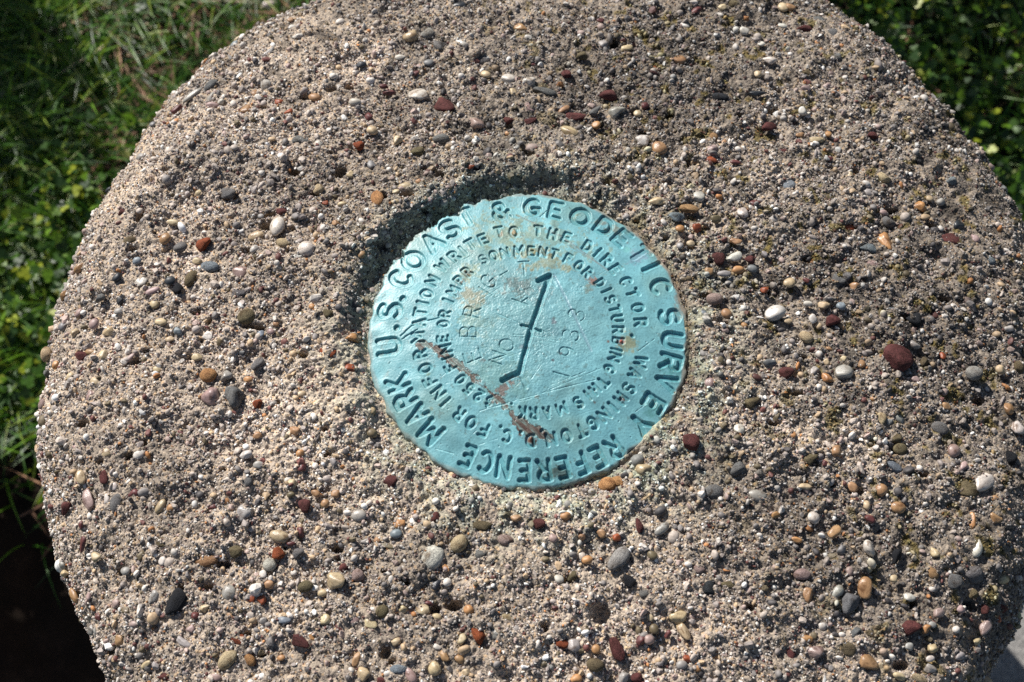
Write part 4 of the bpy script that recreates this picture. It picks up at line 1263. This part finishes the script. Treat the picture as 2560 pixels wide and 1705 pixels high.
# ------------------------------------------------------------------ vegetation
def in_post(x, y, m=0.0):
    t = np.arctan2(y, x)
    return np.hypot(x, y) < outline(t) + m


def blades(n, pts, hmin, hmax, wmin, wmax, cols, lean=(0.3, 1.1), bend=(0.4, 1.6), seg=5, lie=0.0):
    """curved tapering strips; pts: (n,2) root positions"""
    x, y = pts[:, 0], pts[:, 1]
    z = ground_h(x, y)
    h = rng.uniform(hmin, hmax, n)
    w = rng.uniform(wmin, wmax, n)
    az = rng.uniform(0, 2 * PI, n)
    ln = rng.uniform(*lean, n)
    bd = rng.uniform(*bend, n)
    V = np.zeros((n, seg + 1, 2, 3))
    px, py, pz = x.copy(), y.copy(), z.copy() + lie
    side = np.stack([-np.sin(az), np.cos(az)], -1)
    for k in range(seg + 1):
        t = k / seg
        ww = w * (1 - t ** 1.6) + 0.00005
        V[:, k, 0] = np.stack([px - side[:, 0] * ww / 2, py - side[:, 1] * ww / 2, pz], -1)
        V[:, k, 1] = np.stack([px + side[:, 0] * ww / 2, py + side[:, 1] * ww / 2, pz + 0.15 * ww], -1)
        a = ln + bd * t
        st = h / seg
        px = px + np.cos(az) * np.sin(a) * st
        py = py + np.sin(az) * np.sin(a) * st
        pz = np.maximum(pz + np.cos(a) * st, z + 0.001)
    base = (np.arange(n) * (seg + 1) * 2)[:, None]
    fs = []
    for k in range(seg):
        fs.append(np.concatenate([base + 2 * k, base + 2 * k + 1, base + 2 * k + 3, base + 2 * k + 2], 1))
    F = np.stack(fs, 1).reshape(-1, 4)
    c = np.repeat(cols, (seg + 1) * 2, axis=0)
    return V.reshape(-1, 3), F, c


def pick(cols, n, var=0.25):
    c = np.array([lin(*q) for q, _ in cols])
    w = np.array([q for _, q in cols], float)
    return c[rng.choice(len(c), n, p=w / w.sum())] * rng.uniform(1 - var, 1 + var, (n, 1))


def px_scatter(n, x0, y0, x1, y1, jitter=0.0, z=GZ + 0.01):
    """random ground points inside the photo rectangle"""
    px, py = rng.uniform(x0, x1, n), rng.uniform(y0, y1, n)
    x, y = onplane(px, py, z)
    p = np.stack([x, y], -1)
    return p[~in_post(x, y, -0.004)]


def clumped(p, seed, lo, wl=0.03):
    f = noise_field(256, 0.004, [(wl, 1.0)], seed)
    v = sample(f, 0.004, p[:, 0], p[:, 1])
    return p[v > lo]


GREENS = [((60, 106, 24), 5), ((96, 138, 30), 4), ((36, 72, 22), 4), ((134, 156, 42), 2), ((160, 172, 110), .5)]


def join(parts):
    off, vs, fs, cs = 0, [], [], []
    for v, f, c in parts:
        vs.append(v)
        fs.append(f + off)
        cs.append(c)
        off += len(v)
    return np.vstack(vs), np.vstack(fs), np.vstack(cs)


def ring_pts(n, r0, r1):
    t = rng.uniform(0, 2 * PI, n)
    r = np.sqrt(rng.uniform(r0 ** 2, r1 ** 2, n))
    p = np.stack([PCX + r * np.cos(t), PCY + r * np.sin(t)], -1)
    return p[~in_post(p[:, 0], p[:, 1], 0.002)]


def bare(p):
    """worn soil kept free of plants: lower left of the post and the paved lower right"""
    x, y = p[:, 0], p[:, 1]
    m = (x < -0.02) & (x > -0.3) & (y < 0.035 + 0.02 * np.sin(x * 60))
    m |= (x > 0.05) & (y < 0.05)
    return p[~m]


parts = []
p = bare(clumped(px_scatter(10500, -80, -150, 860, 420), 41, -0.7))
parts.append(blades(len(p), p, 0.018, 0.055, 0.0008, 0.0019, pick(GREENS, len(p))))
p = bare(clumped(px_scatter(5200, -80, 380, 300, 1100), 42, -0.2))
parts.append(blades(len(p), p, 0.012, 0.045, 0.0007, 0.0017, pick(GREENS, len(p))))
p = bare(clumped(px_scatter(3200, 1980, -100, 2700, 700), 43, 0.0))
parts.append(blades(len(p), p, 0.010, 0.04, 0.0007, 0.0016, pick(GREENS, len(p))))
p = bare(ring_pts(9000, 0.13, 0.6))
parts.append(blades(len(p), p, 0.012, 0.05, 0.0009, 0.002, pick(GREENS, len(p))))
v, f, c = join(parts)
tag(link('grass', np_mesh('grass', v, f, True, c), M_GRASS), 'short green grass growing around the foot of the concrete monument', 'grass', kind='stuff')

p = bare(clumped(px_scatter(2300, 200, -100, 900, 460), 44, 0.35))
DRY = [((120, 86, 62), 4), ((150, 112, 84), 3), ((110, 76, 54), 3), ((196, 178, 150), 1), ((90, 60, 40), 2)]
v, f, c = join([blades(len(p), p, 0.012, 0.045, 0.0010, 0.0026, pick(DRY, len(p)), lean=(1.3, 1.57), bend=(-0.3, 0.5), lie=0.014)])
p = bare(ring_pts(1800, 0.13, 0.5))
v2, f2, c2 = blades(len(p), p, 0.008, 0.03, 0.0008, 0.002, pick(DRY, len(p)), lean=(1.2, 1.57), bend=(-0.3, 0.5), lie=0.006)
v, f, c = join([(v, f, c), (v2, f2, c2)])
tag(link('dry_litter', np_mesh('dry_litter', v, f, True, c), M_DRY), 'brown dry stems and leaf litter lying among the grass', 'leaf litter', kind='stuff')


def leaflets(p, rmin, rmax, cols, hmin=0.006, hmax=0.03):
    n = len(p)
    z = ground_h(p[:, 0], p[:, 1]) + rng.uniform(hmin, hmax, n)
    r = rng.uniform(rmin, rmax, n)
    tilt = rng.normal(0, 0.55, (n, 2))
    az = rng.uniform(0, 2 * PI, n)
    K = 8
    V, F, C = [], [], []
    for q in range(3):
        a0 = az + q * 2.094
        cx = p[:, 0] + np.cos(a0) * r * 0.95
        cy = p[:, 1] + np.sin(a0) * r * 0.95
        vv = np.zeros((n, K + 1, 3))
        vv[:, 0] = np.stack([cx, cy, z + tilt[:, 0] * (cx - p[:, 0]) + tilt[:, 1] * (cy - p[:, 1]) - 0.12 * r], -1)
        for k in range(K):
            a = a0 + k * 2 * PI / K
            rad = r * (1.0 if k else 0.78)
            x = cx + np.cos(a) * rad * 0.95
            y = cy + np.sin(a) * rad * 0.95
            vv[:, k + 1] = np.stack([x, y, z + tilt[:, 0] * (x - p[:, 0]) + tilt[:, 1] * (y - p[:, 1])], -1)
        base = (np.arange(n) * (K + 1))[:, None] + q * n * (K + 1)
        F.append(np.stack([np.concatenate([base, base + 1 + k, base + 1 + (k + 1) % K], 1) for k in range(K)], 1).reshape(-1, 3))
        V.append(vv.reshape(-1, 3))
        C.append(np.repeat(cols, K + 1, axis=0))
    return np.vstack(V), np.vstack(F), np.vstack(C)


CLO = [((96, 132, 28), 4), ((60, 96, 24), 5), ((146, 158, 40), 2), ((38, 70, 22), 4), ((160, 168, 90), .4)]
p1 = bare(clumped(px_scatter(2000, -60, 380, 380, 1050), 45, -0.3))
p2 = bare(clumped(px_scatter(3600, 1950, -120, 2700, 750), 46, -0.3))
p3 = bare(clumped(px_scatter(500, 200, 300, 560, 600), 47, -0.3))
p4 = bare(ring_pts(900, 0.13, 0.5))
v, f, c = join([leaflets(q, 0.0008, 0.0021, pick(CLO, len(q))) for q in (p1, p2, p3, p4)])
tag(link('clover', np_mesh('clover', v, f, True, c), M_CLOVER), 'low leafy clover growing in patches beside the concrete monument', 'ground cover', kind='stuff')

# pale stone in the grass at the top
x, y = onplane(672, 8, GZ + 0.02)
o = link('stone', SHAPES['round'][2], None)
o.matrix_world = Matrix.Translation((float(x), float(y), GZ + 0.018)) @ Euler((0.3, 0.2, 0.5)).to_matrix().to_4x4() @ Matrix.Diagonal((0.0052, 0.0036, 0.003, 1))
o.color = (*[c * 0.9 for c in lin(205, 190, 185)], 1)
tag(o, 'small smooth pale pink stone lying in the grass just beyond the monument edge', 'stone')

# paving at the lower right
pm = bmesh.new()
x0, x1, y0, y1 = 0.11, 2.2, -3.0, 0.02
pts = [(0.02, y0), (x1, y0), (x1, y1), (0.15, y1), (0.10, -0.06)]
vs = [pm.verts.new((a_, b2, GZ + 0.012)) for a_, b2 in pts]
fc_ = pm.faces.new(vs)
ex = bmesh.ops.extrude_face_region(pm, geom=[fc_])
for v in ex['geom']:
    if isinstance(v, bmesh.types.BMVert):
        v.co.z -= 0.05
bmesh.ops.recalc_face_normals(pm, faces=pm.faces)
me = bpy.data.meshes.new('path')
pm.to_mesh(me)
pm.free()
tag(link('path', me, M_PATH), 'grey gritty paving beside the foot of the monument', kind='structure')

# leafy shrubs added out of view to cast shade on the lawn
def shrub(cx, cy, rx, ry, z0, z1, n, label):
    root = link('unseen_shade_shrub', None)
    root.location = (cx, cy, GZ)
    tag(root, label, 'shrub', 'low shrubs added out of view to shade the lawn around the monument')
    th_ = rng.uniform(0, 2 * PI, n)
    rr_ = np.sqrt(rng.random(n))
    zz = rng.uniform(z0, z1, n)
    q = np.stack([rr_ * np.cos(th_) * rx, rr_ * np.sin(th_) * ry, zz], -1)
    az, tl, L = rng.uniform(0, 2 * PI, n), rng.uniform(-0.9, 0.9, n), rng.uniform(0.012, 0.024, n)
    prof = [(-0.5, 0), (-0.2, 0.26), (0.2, 0.24), (0.5, 0), (0.2, -0.24), (-0.2, -0.26)]
    V = np.zeros((n, 6, 3))
    for k, (a, b) in enumerate(prof):
        lx, ly, lz = a * L, b * L, np.abs(b) * L * 0.4
        X_ = lx * np.cos(tl) + lz * np.sin(tl)
        V[:, k] = q + np.stack([X_ * np.cos(az) - ly * np.sin(az), X_ * np.sin(az) + ly * np.cos(az), lz - lx * np.sin(tl)], -1)
    b0 = (np.arange(n) * 6)[:, None]
    F = np.concatenate([np.concatenate([b0, b0 + 1, b0 + 5], 1), np.concatenate([b0 + 1, b0 + 2, b0 + 4], 1), np.concatenate([b0 + 1, b0 + 4, b0 + 5], 1),
                        np.concatenate([b0 + 2, b0 + 3, b0 + 4], 1)])
    c = np.repeat(pick(GREENS, n), 6, axis=0)
    link('crown', np_mesh('crown', V.reshape(-1, 3), F, True, c), M_CLOVER, root)
    bm = bmesh.new()
    for k in range(7):
        a = k * 0.9
        p0 = Vector((0.01 * math.cos(a), 0.01 * math.sin(a), -0.01))
        p1 = Vector((rx * 0.7 * math.cos(a), ry * 0.7 * math.sin(a), z1 * 0.8))
        d = p1 - p0
        r_ = bmesh.ops.create_cone(bm, segments=6, radius1=0.003, radius2=0.001, depth=d.length)
        bmesh.ops.transform(bm, verts=r_['verts'], matrix=Matrix.Translation((p0 + p1) / 2) @ d.to_track_quat('Z', 'Y').to_matrix().to_4x4())
    me = bpy.data.meshes.new('stems')
    bm.to_mesh(me)
    bm.free()
    cl = me.color_attributes.new('col', 'FLOAT_COLOR', 'POINT')
    cl.data.foreach_set('color', [0.08, 0.05, 0.03, 1] * len(me.vertices))
    link('stems', me, M_DRY, root)


shrub(-0.43, 0.185, 0.055, 0.06, 0.03, 0.31, 1800, 'dense low leafy shrub added out of view for shade, level with the disc, left of the monument')
shrub(-0.505, 0.53, 0.07, 0.06, 0.03, 0.265, 1700, 'dense low leafy shrub added out of view for shade, up beyond the left shoulder of the monument')
shrub(0.11, 0.49, 0.10, 0.055, 0.03, 0.26, 520, 'thin low leafy shrub added out of view for shade, straight beyond the top edge of the monument')
